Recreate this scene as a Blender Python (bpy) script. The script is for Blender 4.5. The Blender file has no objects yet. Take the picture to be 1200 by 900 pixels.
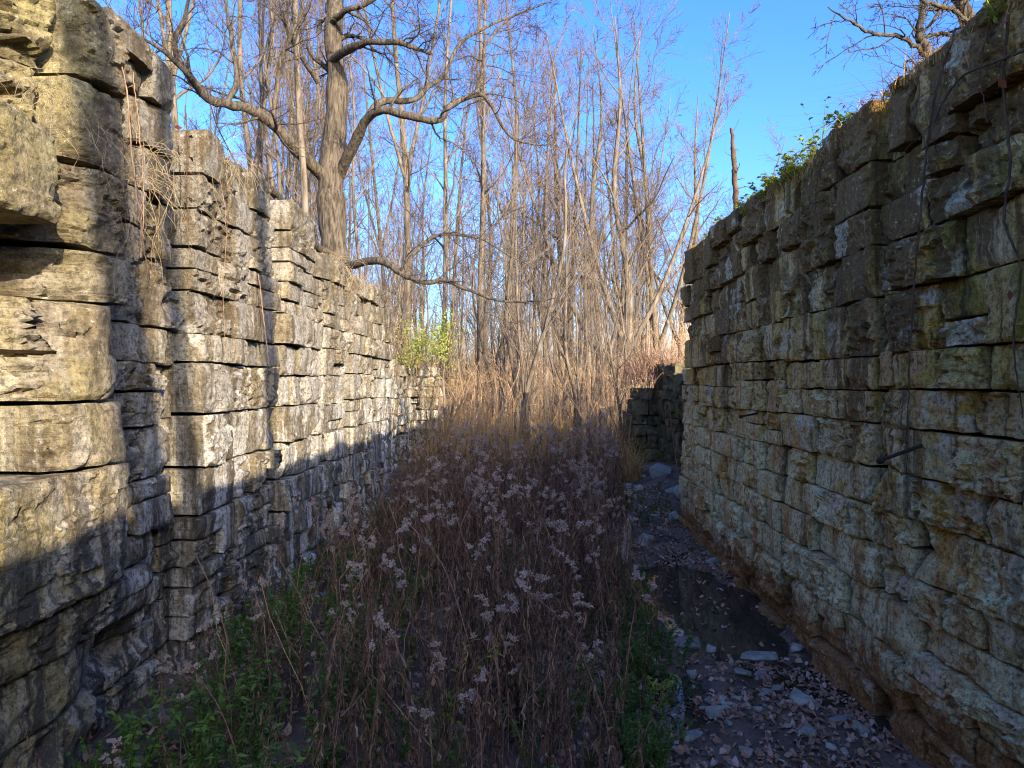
import bpy, bmesh, math, random
import numpy as np
from mathutils import Vector

# ------------------------------------------------------------------ camera, sky, sun, exposure
scene = bpy.context.scene
col = scene.collection
R = math.radians
EYE = 2.3            # camera height above the lock floor
FPX = 832.0          # focal length in pixels of the 1200 px wide photograph
VPX, VPY = 620.0, 448.0

cam_d = bpy.data.cameras.new('camera')
cam_d.sensor_width = 36.0
cam_d.lens = 36.0 * FPX / 1200.0
cam_d.clip_start = 0.05
cam_d.clip_end = 4000.0
cam = bpy.data.objects.new('camera', cam_d)
col.objects.link(cam)
cam.location = (0, 0, EYE)
cam.rotation_euler = (R(89.86), 0, math.atan((VPX - 600) / FPX))
scene.camera = cam

SUN_EL, SUN_PHI = 17.2, 58.0        # elevation; degrees the light travels forward of straight left
world = bpy.data.worlds.new('World')
scene.world = world
world.use_nodes = True
wn = world.node_tree
wn.nodes.clear()
sky = wn.nodes.new('ShaderNodeTexSky')
sky.sky_type = 'NISHITA'
sky.sun_disc = False
sky.sun_elevation = R(SUN_EL)
sky.sun_rotation = R(90 + SUN_PHI)   # clockwise from +Y: the sun stands right and behind the camera
sky.altitude = 200
sky.air_density = 1.0
sky.dust_density = 2.6
sky.ozone_density = 5.0
bg = wn.nodes.new('ShaderNodeBackground')
bg.inputs['Strength'].default_value = 0.15
wo = wn.nodes.new('ShaderNodeOutputWorld')
hsv = wn.nodes.new('ShaderNodeHueSaturation')
hsv.inputs['Saturation'].default_value = 1.18
hsv.inputs['Hue'].default_value = 0.517
wn.links.new(sky.outputs[0], hsv.inputs['Color'])
wn.links.new(hsv.outputs[0], bg.inputs[0])
wn.links.new(bg.outputs[0], wo.inputs[0])

sun_d = bpy.data.lights.new('sun', 'SUN')
sun_d.energy = 2.95
sun_d.angle = R(0.4)
sun_d.color = (1.0, 0.90, 0.74)
sun = bpy.data.objects.new('sun', sun_d)
col.objects.link(sun)
_d = Vector((-math.cos(R(SUN_EL)) * math.cos(R(SUN_PHI)), math.cos(R(SUN_EL)) * math.sin(R(SUN_PHI)), -math.sin(R(SUN_EL))))
sun.rotation_euler = _d.to_track_quat('-Z', 'Y').to_euler()
sun.location = (20, -20, 20)

vs = scene.view_settings
vs.view_transform = 'Standard'
vs.look = 'None'
vs.gamma = 1.0
vs.use_curve_mapping = False
vs.exposure = 2.05
scene.cycles.max_bounces = 8
scene.cycles.diffuse_bounces = 6
scene.cycles.transparent_max_bounces = 4
scene.cycles.filter_width = 1.1
scene.cycles.use_denoising = True
scene.cycles.denoiser = 'OPENIMAGEDENOISE'
scene.cycles.denoising_input_passes = 'RGB_ALBEDO_NORMAL'
scene.cycles.denoising_prefilter = 'NONE'
scene.cycles.caustics_reflective = False
scene.cycles.caustics_refractive = False

rng = np.random.default_rng(11)
random.seed(11)

def at(px, py, Y):
    """photograph pixel at distance Y -> point in the place"""
    return np.array([(px - VPX) / FPX * Y, Y, EYE - (py - VPY) / FPX * Y])

# ------------------------------------------------------------------ mesh helpers
def mesh(name, V, F, mats, smooth=True, midx=None):
    """V (n,3), F (m,4) quads or (m,3) tris or list of such arrays"""
    V = np.asarray(V, dtype=np.float32)
    if not isinstance(F, (list, tuple)):
        F = [F]
    F = [np.asarray(f, dtype=np.int32) for f in F if len(f)]
    me = bpy.data.meshes.new(name)
    me.vertices.add(len(V))
    me.vertices.foreach_set('co', V.ravel())
    loops = np.concatenate([f.ravel() for f in F])
    sizes = np.concatenate([np.full(len(f), f.shape[1], np.int32) for f in F])
    starts = np.concatenate([[0], np.cumsum(sizes)[:-1]]).astype(np.int32)
    me.loops.add(len(loops))
    me.loops.foreach_set('vertex_index', loops)
    me.polygons.add(len(sizes))
    me.polygons.foreach_set('loop_start', starts)
    me.polygons.foreach_set('loop_total', sizes)
    if smooth:
        me.polygons.foreach_set('use_smooth', np.ones(len(sizes), bool))
    if midx is not None:
        me.polygons.foreach_set('material_index', np.asarray(midx, np.int32))
    for m in (mats if isinstance(mats, (list, tuple)) else [mats]):
        me.materials.append(m)
    me.update(calc_edges=True)
    return me

def obj(name, me, parent=None, loc=None, rotz=None):
    o = bpy.data.objects.new(name, me)
    col.objects.link(o)
    if parent is not None:
        o.parent = parent
    if loc is not None:
        o.location = [float(c) for c in loc]
    if rotz is not None:
        o.rotation_euler = (0, 0, float(rotz))
    return o

def tag(o, label=None, cat=None, group=None, kind=None):
    if label: o['label'] = label
    if cat: o['category'] = cat
    if group: o['group'] = group
    if kind: o['kind'] = kind
    return o

def thing(name, label, cat, loc=(0, 0, 0), group=None, rotz=0.0):
    return tag(obj(name, None, None, loc, rotz), label, cat, group)

def dup(root, loc, rot, scale, label=None, group=None):
    c = root.copy(); col.objects.link(c)
    c.location = [float(v) for v in loc]
    c.rotation_euler = [float(v) for v in rot]
    c.scale = [float(v) for v in scale]
    if label: c['label'] = label
    if group: c['group'] = group
    for ch in list(root.children):
        d = ch.copy(); col.objects.link(d); d.parent = c
    return c

class Bag:
    """collects vertices and faces of several shapes for ONE mesh"""
    def __init__(self):
        self.V, self.Q, self.T, self.n = [], [], [], 0
    def add(self, V, Q=None, T=None):
        V = np.asarray(V, np.float32).reshape(-1, 3)
        if Q is not None and len(Q): self.Q.append(np.asarray(Q, np.int32) + self.n)
        if T is not None and len(T): self.T.append(np.asarray(T, np.int32) + self.n)
        self.V.append(V); self.n += len(V)
    def arrays(self):
        V = np.concatenate(self.V)
        F = []
        if self.Q: F.append(np.concatenate(self.Q))
        if self.T: F.append(np.concatenate(self.T))
        return V, F
    def mesh(self, name, mats, smooth=True):
        V, F = self.arrays()
        return mesh(name, V, F, mats, smooth)

def unit(v):
    return v / np.maximum(np.linalg.norm(v, axis=-1, keepdims=True), 1e-9)

def tubes(P, Rr, sides):
    """P (T,n,3) centre lines, Rr (T,n) radii -> V, quads"""
    T, n, _ = P.shape
    tan = np.gradient(P, axis=1)
    tan = unit(tan)
    d = unit(P[:, -1] - P[:, 0])
    ref = np.where(np.abs(d[:, 2:3]) > 0.8, np.array([[1.0, 0, 0]]), np.array([[0, 0, 1.0]]))
    a = unit(np.cross(tan, ref[:, None, :]))
    b = np.cross(tan, a)
    th = np.arange(sides) / sides * 2 * np.pi
    V = P[:, :, None, :] + Rr[:, :, None, None] * (a[:, :, None, :] * np.cos(th)[None, None, :, None] + b[:, :, None, :] * np.sin(th)[None, None, :, None])
    V = V.reshape(-1, 3)
    i = np.arange(n - 1); j = np.arange(sides)
    ii, jj = np.meshgrid(i, j, indexing='ij')
    q = np.stack([ii * sides + jj, ii * sides + (jj + 1) % sides, (ii + 1) * sides + (jj + 1) % sides, (ii + 1) * sides + jj], -1).reshape(-1, 4)
    Q = (q[None] + (np.arange(T) * n * sides)[:, None, None]).reshape(-1, 4)
    return V, Q

# ------------------------------------------------------------------ numpy noise
def _h(i, j, k, s):
    n = (i.astype(np.int64) * 374761393 + j.astype(np.int64) * 668265263 + k.astype(np.int64) * 2147483647 + s * 1274126177) & 0xffffffff
    n = ((n ^ (n >> 13)) * 1274126177) & 0xffffffff
    n = (n ^ (n >> 16)) & 0xffffff
    return n / float(0xffffff) * 2 - 1

def vnoise(p, s=0):
    p = np.asarray(p, float)
    f = np.floor(p); t = p - f; f = f.astype(np.int64)
    t = t * t * t * (t * (t * 6 - 15) + 10)
    x, y, z = f[..., 0], f[..., 1], f[..., 2]
    u, v, w = t[..., 0], t[..., 1], t[..., 2]
    def L(a, b, c): return a + (b - a) * c
    return L(L(L(_h(x, y, z, s), _h(x + 1, y, z, s), u), L(_h(x, y + 1, z, s), _h(x + 1, y + 1, z, s), u), v),
             L(L(_h(x, y, z + 1, s), _h(x + 1, y, z + 1, s), u), L(_h(x, y + 1, z + 1, s), _h(x + 1, y + 1, z + 1, s), u), v), w)

def fbm(p, o=4, s=0, g=0.5):
    p = np.asarray(p, float); r = 0; a = 1.0; q = p
    for i in range(o):
        r = r + a * vnoise(q, s + i * 17); q = q * 2.03 + 11.3; a *= g
    return r

def facets(u, v, s=0, tilt=1.0):
    """angular broken-rock relief: cells with their own level and slope"""
    iu = np.floor(u).astype(np.int64); iv = np.floor(v).astype(np.int64)
    best = np.full(u.shape, 9e9); val = np.zeros(u.shape); z0 = np.zeros_like(iu)
    for a in (-1, 0, 1):
        for b in (-1, 0, 1):
            cu, cv = iu + a, iv + b
            du = cu + 0.5 + 0.45 * _h(cu, cv, z0, s) - u; dv = cv + 0.5 + 0.45 * _h(cu, cv, z0, s + 1) - v
            d = du * du + dv * dv
            w = _h(cu, cv, z0, s + 2) + tilt * (du * _h(cu, cv, z0, s + 3) + dv * _h(cu, cv, z0, s + 4))
            m = d < best
            val = np.where(m, w, val); best = np.where(m, d, best)
    return val

def sstep(a, b, x):
    t = np.clip((x - a) / (b - a), 0, 1)
    return t * t * (3 - 2 * t)

# ------------------------------------------------------------------ materials
class G:
    def __init__(self, name):
        self.m = bpy.data.materials.new(name); self.m.use_nodes = True
        self.t = self.m.node_tree; self.t.nodes.clear()
        self.out = self.t.nodes.new('ShaderNodeOutputMaterial')
        self.b = self.t.nodes.new('ShaderNodeBsdfPrincipled')
        self.t.links.new(self.b.outputs[0], self.out.inputs[0])
        self.pos = self.t.nodes.new('ShaderNodeNewGeometry').outputs['Position']
    def n(self, kind, **kw):
        nd = self.t.nodes.new(kind)
        for k, v in kw.items(): setattr(nd, k, v)
        return nd
    def set(self, sock, v):
        if isinstance(v, bpy.types.NodeSocket): self.t.links.new(v, sock)
        elif isinstance(v, (tuple, list)) and len(v) == 3 and sock.type == 'RGBA': sock.default_value = (*v, 1)
        else: sock.default_value = v
    def mul(self, vec, s):
        nd = self.n('ShaderNodeVectorMath', operation='MULTIPLY'); self.set(nd.inputs[0], vec); nd.inputs[1].default_value = s
        return nd.outputs[0]
    def addv(self, vec, s):
        nd = self.n('ShaderNodeVectorMath', operation='ADD'); self.set(nd.inputs[0], vec); self.set(nd.inputs[1], s)
        return nd.outputs[0]
    def noise(self, vec, scale=1.0, detail=5.0, rough=0.55, dist=0.0):
        nd = self.n('ShaderNodeTexNoise'); self.set(nd.inputs['Vector'], vec)
        nd.inputs['Scale'].default_value = scale; nd.inputs['Detail'].default_value = detail
        nd.inputs['Roughness'].default_value = rough; nd.inputs['Distortion'].default_value = dist
        return nd.outputs['Fac']
    def math(self, op, a, b=0.0, clamp=False):
        nd = self.n('ShaderNodeMath', operation=op, use_clamp=clamp); self.set(nd.inputs[0], a); self.set(nd.inputs[1], b)
        return nd.outputs[0]
    def rng(self, v, a, b, c=0.0, d=1.0):
        nd = self.n('ShaderNodeMapRange', interpolation_type='SMOOTHSTEP'); self.set(nd.inputs[0], v)
        for i, q in enumerate((a, b, c, d)): nd.inputs[i + 1].default_value = q
        return nd.outputs[0]
    def mix(self, f, a, b, blend='MIX'):
        nd = self.n('ShaderNodeMix', data_type='RGBA', blend_type=blend)
        self.set(nd.inputs['Factor'], f)
        self.set(nd.inputs[6], a); self.set(nd.inputs[7], b)
        return nd.outputs[2]
    def sep(self, v):
        nd = self.n('ShaderNodeSeparateXYZ'); self.set(nd.inputs[0], v); return nd.outputs
    def bump(self, h, strength, dist, nrm=None):
        nd = self.n('ShaderNodeBump'); nd.inputs['Strength'].default_value = strength; nd.inputs['Distance'].default_value = dist
        self.set(nd.inputs['Height'], h)
        if nrm is not None: self.set(nd.inputs['Normal'], nrm)
        return nd.outputs[0]
    def rand(self):
        return self.n('ShaderNodeObjectInfo').outputs['Random']
    def island(self):
        return self.n('ShaderNodeNewGeometry').outputs['Random Per Island']
    def done(self, color, rough=0.9, spec=0.2, normal=None):
        self.set(self.b.inputs['Base Color'], color); self.set(self.b.inputs['Roughness'], rough)
        self.b.inputs['Specular IOR Level'].default_value = spec
        if normal is not None: self.set(self.b.inputs['Normal'], normal)
        return self.m

def stone_mat(name, side):
    g = G(name)
    P = g.pos
    s = g.sep(P); X, Y, Z = s[0], s[1], s[2]
    rnd = g.rand()
    ro = g.n('ShaderNodeCombineXYZ'); g.set(ro.inputs[0], g.math('MULTIPLY', rnd, 37.0)); g.set(ro.inputs[1], g.math('MULTIPLY', rnd, 91.0)); g.set(ro.inputs[2], g.math('MULTIPLY', rnd, 53.0))
    PB = g.addv(P, ro.outputs[0])            # the same place, shifted per block: each stone has its own figure
    r2 = g.math('FRACT', g.math('MULTIPLY', rnd, 17.3)); r3 = g.math('FRACT', g.math('MULTIPLY', rnd, 71.9))
    st1 = g.noise(g.mul(P, (6.0, 6.0, 0.5)), 1.0, 8, 0.66, 0.35)
    st2 = g.noise(g.addv(g.mul(P, (4.0, 4.0, 0.32)), (13.1, 7.7, 3.0)), 1.0, 8, 0.64, 0.35)
    st3 = g.noise(g.addv(g.mul(P, (8.5, 8.5, 0.8)), (31.1, 2.7, 9.0)), 1.0, 8, 0.66, 0.5)
    st4 = g.noise(g.addv(g.mul(P, (3.2, 3.2, 0.28)), (71, 3, 5)), 1.0, 8, 0.66, 0.35)
    sb = g.noise(g.mul(PB, (5.5, 5.5, 1.1)), 1.0, 8, 0.66, 0.4)
    bl1 = g.noise(P, 1.3, 6, 0.6, 0.3)
    bl2 = g.noise(PB, 5.0, 9, 0.70, 0.3)
    fine = g.noise(P, 30.0, 8, 0.75)
    pit = g.noise(g.addv(P, (4, 4, 4)), 70.0, 5, 0.7)
    bed = g.noise(g.mul(P, (3.0, 3.0, 55.0)), 1.0, 6, 0.65, 0.25)
    clu = g.rng(g.noise(g.addv(g.mul(P, (0.9, 0.9, 0.35)), (9, 2, 4)), 1.0, 5, 0.6), 0.36, 0.56, 0.40, 1.0)
    def M_(f, k, c, col): return g.mix(g.math('MULTIPLY', f, k), c, col)
    if side > 0:
        c = g.mix(g.rng(bl2, 0.34, 0.66), (0.473, 0.261, 0.086), (0.778, 0.501, 0.200))
        c = M_(g.rng(rnd, 0.60, 0.85), 0.7, c, (0.800, 0.584, 0.263))
        c = M_(g.rng(r2, 0.60, 0.85), 0.6, c, (0.555, 0.256, 0.076))
        c = M_(g.rng(r3, 0.70, 0.9), 0.6, c, (0.667, 0.484, 0.238))
        oc = g.math('MULTIPLY', g.rng(sb, 0.42, 0.55), g.rng(Z, 0.6, 1.6))
        c = M_(oc, 0.85, c, (0.615, 0.370, 0.043))
        low = g.rng(g.math('ADD', Z, g.math('MULTIPLY', bl1, 1.6)), 2.0, 3.3, 1.0, 0.18)
        wh = g.math('MULTIPLY', g.rng(g.math('ADD', g.math('MULTIPLY', st1, 0.55), g.math('MULTIPLY', bl2, 0.45)), 0.44, 0.53), low)
        c = M_(g.math('MULTIPLY', wh, g.math('MAXIMUM', clu, 0.65)), 0.92, c, (0.800, 0.756, 0.394))
        ru = g.math('MULTIPLY', g.rng(st2, 0.57, 0.65), g.rng(Z, 1.2, 2.8, 1.0, 0.3))
        c = M_(ru, 0.8, c, (0.473, 0.166, 0.034))
        mo = g.math('MULTIPLY', g.rng(g.noise(g.addv(g.mul(P, (2.2, 2.2, 0.8)), (3, 1, 8)), 1.0, 8, 0.68), 0.48, 0.60), g.rng(Z, 1.9, 2.7))
        mo = g.math('MULTIPLY', mo, g.rng(Y, 4.0, 10.0, 1.0, 0.45))
        c = M_(mo, 0.85, c, (0.265, 0.215, 0.017))
        up = g.rng(Z, 1.2, 4.2)
        dk = g.rng(g.math('ADD', g.math('ADD', g.math('MULTIPLY', st4, 0.7), g.math('MULTIPLY', sb, 0.3)), g.math('MULTIPLY', up, 0.15)), 0.56, 0.63)
        dk = g.math('MULTIPLY', dk, g.rng(Z, 0.5, 2.6, 0.6, 1.0))
        c = M_(dk, 0.85, c, (0.159, 0.080, 0.024))
        band = g.rng(g.math('ADD', Z, g.math('MULTIPLY', bl2, 0.6)), 0.6, 0.85, 1.0, 0.0)
        c = M_(band, 0.85, c, (0.374, 0.150, 0.033))
        sp = g.rng(g.noise(P, 30.0, 4, 0.65), 0.62, 0.70)
        c = M_(sp, 0.7, c, (0.800, 0.657, 0.304))
        cr = g.math('MULTIPLY', g.rng(g.noise(g.addv(PB, (3, 3, 3)), 2.2, 6, 0.6, 0.4), 0.57, 0.63), g.rng(r2, 0.25, 0.5))
        c = M_(cr, 0.8, c, (0.700, 0.580, 0.361))
        nr = g.math('MULTIPLY', g.rng(g.noise(g.addv(g.mul(P, (10.0, 10.0, 0.45)), (5, 17, 2)), 1.0, 7, 0.62, 0.3), 0.56, 0.63), g.rng(Z, 0.6, 2.4, 0.35, 1.0))
        c = M_(nr, 0.8, c, (0.090, 0.048, 0.017))
    else:
        c = g.mix(g.rng(bl2, 0.34, 0.66), (0.226, 0.169, 0.094), (0.385, 0.306, 0.186))
        c = M_(g.rng(rnd, 0.55, 0.85), 0.55, c, (0.435, 0.360, 0.235))
        c = M_(g.rng(r2, 0.60, 0.85), 0.55, c, (0.251, 0.207, 0.140))
        c = M_(g.rng(r3, 0.70, 0.9), 0.5, c, (0.318, 0.237, 0.123))
        pa = g.rng(g.math('ADD', g.math('ADD', g.math('MULTIPLY', st2, 0.6), g.math('MULTIPLY', sb, 0.4)), g.rng(Z, 1.8, 4.2, 0.0, 0.10)), 0.475, 0.585)
        c = M_(pa, 0.85, c, (0.125, 0.084, 0.040))
        ol = g.math('MULTIPLY', g.rng(Y, 3.5, 3.75, 1.0, 0.0), g.rng(bl1, 0.35, 0.6))
        c = M_(ol, 0.75, c, (0.352, 0.279, 0.111))
        low = g.math('MULTIPLY', g.rng(g.math('ADD', Z, g.math('MULTIPLY', bl1, 1.8)), 2.2, 4.0, 1.0, 0.3), g.rng(Y, 3.6, 4.6, 0.3, 1.0))
        wh = g.math('MULTIPLY', g.rng(g.math('ADD', g.math('MULTIPLY', st1, 0.8), g.math('MULTIPLY', bl2, 0.2)), 0.46, 0.54), low)
        c = M_(g.math('MULTIPLY', wh, clu), 0.95, c, (0.700, 0.649, 0.563))
        dk = g.math('MULTIPLY', g.rng(g.math('ADD', g.math('MULTIPLY', st3, 0.6), g.math('MULTIPLY', sb, 0.4)), 0.48, 0.55), g.rng(Z, 1.2, 2.6, 1.0, 0.16))
        c = M_(dk, 0.88, c, (0.055, 0.048, 0.038))
        tp = g.math('MULTIPLY', g.rng(g.noise(g.addv(P, (2, 4, 4)), 2.3, 8, 0.66), 0.52, 0.62), g.rng(Z, 2.9, 3.9))
        c = M_(tp, 0.75, c, (0.072, 0.053, 0.026))
        sp = g.rng(g.noise(P, 30.0, 4, 0.65), 0.63, 0.71)
        c = M_(sp, 0.5, c, (0.519, 0.443, 0.326))
    c = M_(g.rng(fine, 0.38, 0.53, 1.0, 0.0), 0.72, c, (0.055, 0.045, 0.03))
    c = M_(g.rng(fine, 0.56, 0.70), 0.30, c, (0.80, 0.76, 0.66))
    c = M_(g.rng(pit, 0.32, 0.46, 1.0, 0.0), 0.45, c, (0.04, 0.032, 0.022))
    h = g.math('ADD', g.math('MULTIPLY', fine, 0.9), g.math('ADD', g.math('MULTIPLY', pit, 0.35), g.math('MULTIPLY', bed, 0.55)))
    nb = g.bump(h, 0.9, 0.03)
    return g.done(c, g.rng(fine, 0.3, 0.7, 0.78, 0.95), 0.25, nb)

def simple_mat(name, c1, c2, scale=6.0, rough=0.85, spec=0.2, bump=0.0, bscale=40.0, stretch=(1, 1, 1), island=None, objrand=None, trans=0.0):
    g = G(name)
    nz = g.noise(g.mul(g.pos, stretch), scale, 6, 0.62, 0.2)
    c = g.mix(g.rng(nz, 0.3, 0.7), c1, c2)
    if island: c = g.mix(g.rng(g.island(), island[0], island[1]), c, island[2])
    if objrand: c = g.mix(g.rng(g.rand(), objrand[0], objrand[1]), c, objrand[2])
    nb = g.bump(g.noise(g.mul(g.pos, stretch), bscale, 5, 0.65), bump, 0.02) if bump else None
    m = g.done(c, rough, spec, nb)
    if trans:
        t = g.n('ShaderNodeBsdfTranslucent'); g.set(t.inputs[0], c)
        mx = g.n('ShaderNodeMixShader'); mx.inputs[0].default_value = trans
        g.t.links.new(g.b.outputs[0], mx.inputs[1]); g.t.links.new(t.outputs[0], mx.inputs[2])
        g.t.links.new(mx.outputs[0], g.out.inputs[0])
    return m

M = {}
M['stone_r'] = stone_mat('stained_brown_sandstone', 1)
M['stone_l'] = stone_mat('grey_beige_sandstone', -1)
M['stone_shade'] = simple_mat('shade_painted_mossy_rubble_stone', (0.045, 0.038, 0.022), (0.20, 0.16, 0.085), 5.0, 0.9, 0.15, 0.9, 40, (1, 1, 0.6), None, (0.6, 1.0, (0.10, 0.095, 0.03)))  # deep shade of the gate recess put into the stone colour, plus mossy tint
M['core'] = simple_mat('dark_rubble_fill', (0.03, 0.026, 0.02), (0.07, 0.06, 0.045), 8, 0.95, 0.1, 0.6, 30)
M['bark'] = simple_mat('grey_tan_bark', (0.026, 0.019, 0.013), (0.14, 0.108, 0.075), 4.0, 0.9, 0.15, 1.0, 7.0, (6, 6, 1.0))
M['bark_far'] = simple_mat('pale_bark', (0.06, 0.046, 0.032), (0.22, 0.17, 0.118), 3.0, 0.9, 0.1, 0.0, 6, (4, 4, 0.6), None, (0.4, 1.0, (0.10, 0.08, 0.06)))
M['twig'] = simple_mat('grey_pink_twigs', (0.10, 0.072, 0.052), (0.20, 0.150, 0.110), 0.8, 0.9, 0.1)
M['twig_dark'] = simple_mat('dark_twigs', (0.09, 0.065, 0.05), (0.20, 0.15, 0.11), 0.8, 0.9, 0.1)
M['brush'] = simple_mat('tan_brush_stems', (0.34, 0.20, 0.105), (0.56, 0.37, 0.20), 0.35, 0.9, 0.1, 0, 40, (1, 1, 1), (0.6, 1.0, (0.17, 0.11, 0.07)))
M['dry_grass'] = simple_mat('dry_straw_grass', (0.46, 0.25, 0.07), (0.62, 0.41, 0.14), 0.5, 0.85, 0.2, 0, 40, (1, 1, 1), (0.6, 1.0, (0.20, 0.10, 0.045)), None, 0.25)
M['green'] = simple_mat('green_leaves', (0.06, 0.125, 0.022), (0.13, 0.22, 0.035), 3.0, 0.6, 0.3, 0, 40, (1, 1, 1), (0.5, 1.0, (0.12, 0.15, 0.03)), None, 0.3)
M['lime'] = simple_mat('yellow_green_leaves', (0.22, 0.30, 0.03), (0.34, 0.38, 0.06), 3.0, 0.6, 0.25, 0, 40, (1, 1, 1), (0.6, 1.0, (0.38, 0.33, 0.06)), None, 0.35)
M['weed_stem'] = simple_mat('dead_weed_stems', (0.15, 0.082, 0.054), (0.38, 0.22, 0.135), 2.0, 0.9, 0.15, 0, 40, (1, 1, 1), (0.6, 1.0, (0.16, 0.10, 0.065)))
M['weed_leaf'] = simple_mat('withered_dark_leaves', (0.078, 0.047, 0.032), (0.26, 0.145, 0.085), 3.0, 0.85, 0.15, 0, 40, (1, 1, 1), (0.72, 1.0, (0.32, 0.20, 0.12)), None, 0.15)
M['fluff'] = simple_mat('grey_seed_fluff', (0.32, 0.24, 0.19), (0.56, 0.44, 0.36), 14.0, 0.95, 0.05, 0, 40, (1, 1, 1), None, (0.3, 1.0, (0.42, 0.31, 0.23)), 0.2)
M['litter'] = simple_mat('fallen_brown_leaves', (0.22, 0.115, 0.065), (0.42, 0.235, 0.14), 5.0, 0.75, 0.25, 0, 40, (1, 1, 1), (0.55, 1.0, (0.50, 0.36, 0.27)), None, 0.1)
M['vine'] = simple_mat('brown_vine_bark', (0.05, 0.03, 0.02), (0.13, 0.08, 0.05), 14.0, 0.9, 0.1)
M['vine_pale'] = simple_mat('reddish_dry_tendrils', (0.20, 0.11, 0.065), (0.34, 0.21, 0.125), 8.0, 0.9, 0.1)
M['straw'] = simple_mat('dry_straw', (0.24, 0.165, 0.085), (0.42, 0.31, 0.17), 8.0, 0.85, 0.2)
M['iron'] = simple_mat('rusted_iron', (0.016, 0.012, 0.010), (0.06, 0.032, 0.02), 40.0, 0.8, 0.3, 0.5, 90)
M['rust'] = simple_mat('orange_rust', (0.16, 0.06, 0.025), (0.30, 0.13, 0.05), 40.0, 0.85, 0.2, 0.4, 90)
M['slab'] = simple_mat('pale_green_grey_rock', (0.20, 0.20, 0.155), (0.40, 0.39, 0.31), 11.0, 0.75, 0.3, 0.6, 45, (1, 1, 1), None, (0.3, 1.0, (0.22, 0.20, 0.175)))
M['wood'] = simple_mat('weathered_pale_wood', (0.30, 0.215, 0.14), (0.56, 0.45, 0.33), 9.0, 0.9, 0.1, 0.8, 30, (4, 4, 0.5))
M['red_leaf'] = simple_mat('red_brown_leaves', (0.13, 0.035, 0.018), (0.24, 0.075, 0.035), 9.0, 0.8, 0.2, 0, 40, (1, 1, 1), None, None, 0.2)

def ground_mat():
    g = G('damp_forest_soil')
    P = g.pos; s = g.sep(P); Y, Z = s[1], s[2]
    n1 = g.noise(P, 3.0, 7, 0.65); n2 = g.noise(P, 22.0, 6, 0.7)
    mud = g.mix(g.rng(n1, 0.35, 0.65), (0.06, 0.042, 0.028), (0.17, 0.115, 0.075))
    mud = g.mix(g.rng(n2, 0.55, 0.7, 0.0, 0.6), mud, (0.20, 0.135, 0.09))
    dry = g.mix(g.rng(n1, 0.35, 0.65), (0.13, 0.075, 0.04), (0.25, 0.16, 0.085))
    dry = g.mix(g.rng(n2, 0.5, 0.7, 0.0, 0.5), dry, (0.24, 0.13, 0.075))
    c = g.mix(g.rng(Y, 13.0, 18.0), mud, dry)
    wet = g.rng(Z, 0.02, 0.07, 0.28, 0.92)
    return g.done(c, wet, 0.4, g.bump(n2, 0.7, 0.03))
M['ground'] = ground_mat()

def water_mat():
    g = G('still_puddle_water')
    n = g.noise(g.pos, 6.0, 4, 0.5)
    g.b.inputs['IOR'].default_value = 1.33
    g.b.inputs['Transmission Weight'].default_value = 0.55
    return g.done((0.11, 0.085, 0.055), 0.03, 0.5, g.bump(n, 0.04, 0.02))
M['water'] = water_mat()

# ------------------------------------------------------------------ terrain
def puddle_mask(x, y):
    m1 = sstep(1.0, 0.55, np.sqrt(((x - 1.75) / 0.95) ** 2 + ((y - 7.5) / 1.95) ** 2) + 0.22 * fbm(np.stack([x * 2, y * 2, 0 * x], -1), 3, 5))
    m2 = sstep(1.0, 0.5, np.sqrt(((x - 2.2) / 0.35) ** 2 + ((y - 5.0) / 1.6) ** 2) + 0.25 * fbm(np.stack([x * 3, y * 3, 0 * x], -1), 3, 8))
    m3 = sstep(1.0, 0.5, np.sqrt(((x - 1.02) / 0.26) ** 2 + ((y - 5.3) / 0.55) ** 2) + 0.5 * fbm(np.stack([x * 4, y * 4, 0 * x], -1), 3, 18))
    return np.maximum(np.maximum(m1, .15 * m2), m3)

def bank_r(y):
    return np.interp(y, [-400, -30, 10.4, 11.8, 14, 17.5, 22, 60, 200, 2000], [3, 4.1, 4.1, 2.5, 2.1, 1.9, 0.6, 1.0, 2.2, 6])
def bank_l(y):
    return np.interp(y, [-400, -30, 3.9, 5.2, 9.0, 12.6, 15.5, 18.5, 25, 60, 200, 2000], [3, 4.1, 4.0, 3.85, 3.6, 3.55, 2.7, 2.4, 0.7, 1.0, 2.2, 6])

def H(x, y):
    x = np.asarray(x, float); y = np.asarray(y, float)
    p = np.stack([x, y, 0 * x], -1)
    floor = 0.05 + 0.05 * fbm(p * 1.1, 4, 3) + 0.022 * fbm(p * 5, 3, 4) - 0.15 * puddle_mask(x, y)
    floor = floor + 0.16 * sstep(1.2, -1.6, x) * sstep(2, 5, y) + 0.22 * sstep(9.6, 12.5, y) + 0.05 * sstep(13, 40, y) * (y - 13) * 0.5
    floor = floor + 0.35 * sstep(10.5, 13.0, y) * sstep(1.4, 2.9, x) * sstep(18, 15, y)
    bank = np.where(x > 0, bank_r(y), bank_l(y)) + 0.10 * fbm(p * 0.6, 4, 9) + 0.03 * fbm(p * 3, 3, 10)
    far = np.abs(x)
    bank = bank * (1 - 0.55 * sstep(8, 30, far) * sstep(60, 20, y))
    bank = np.where(x > 0, bank - (bank - 0.9) * sstep(4.2, 7.5, x) * sstep(24, 16, y), bank)
    step = np.where(far > 3.32, 1.0, 0.0)
    soft = sstep(2.0, 5.5, far)
    k = np.where(y < 18.6, step, soft)
    return floor * (1 - k) + bank * k

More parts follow.
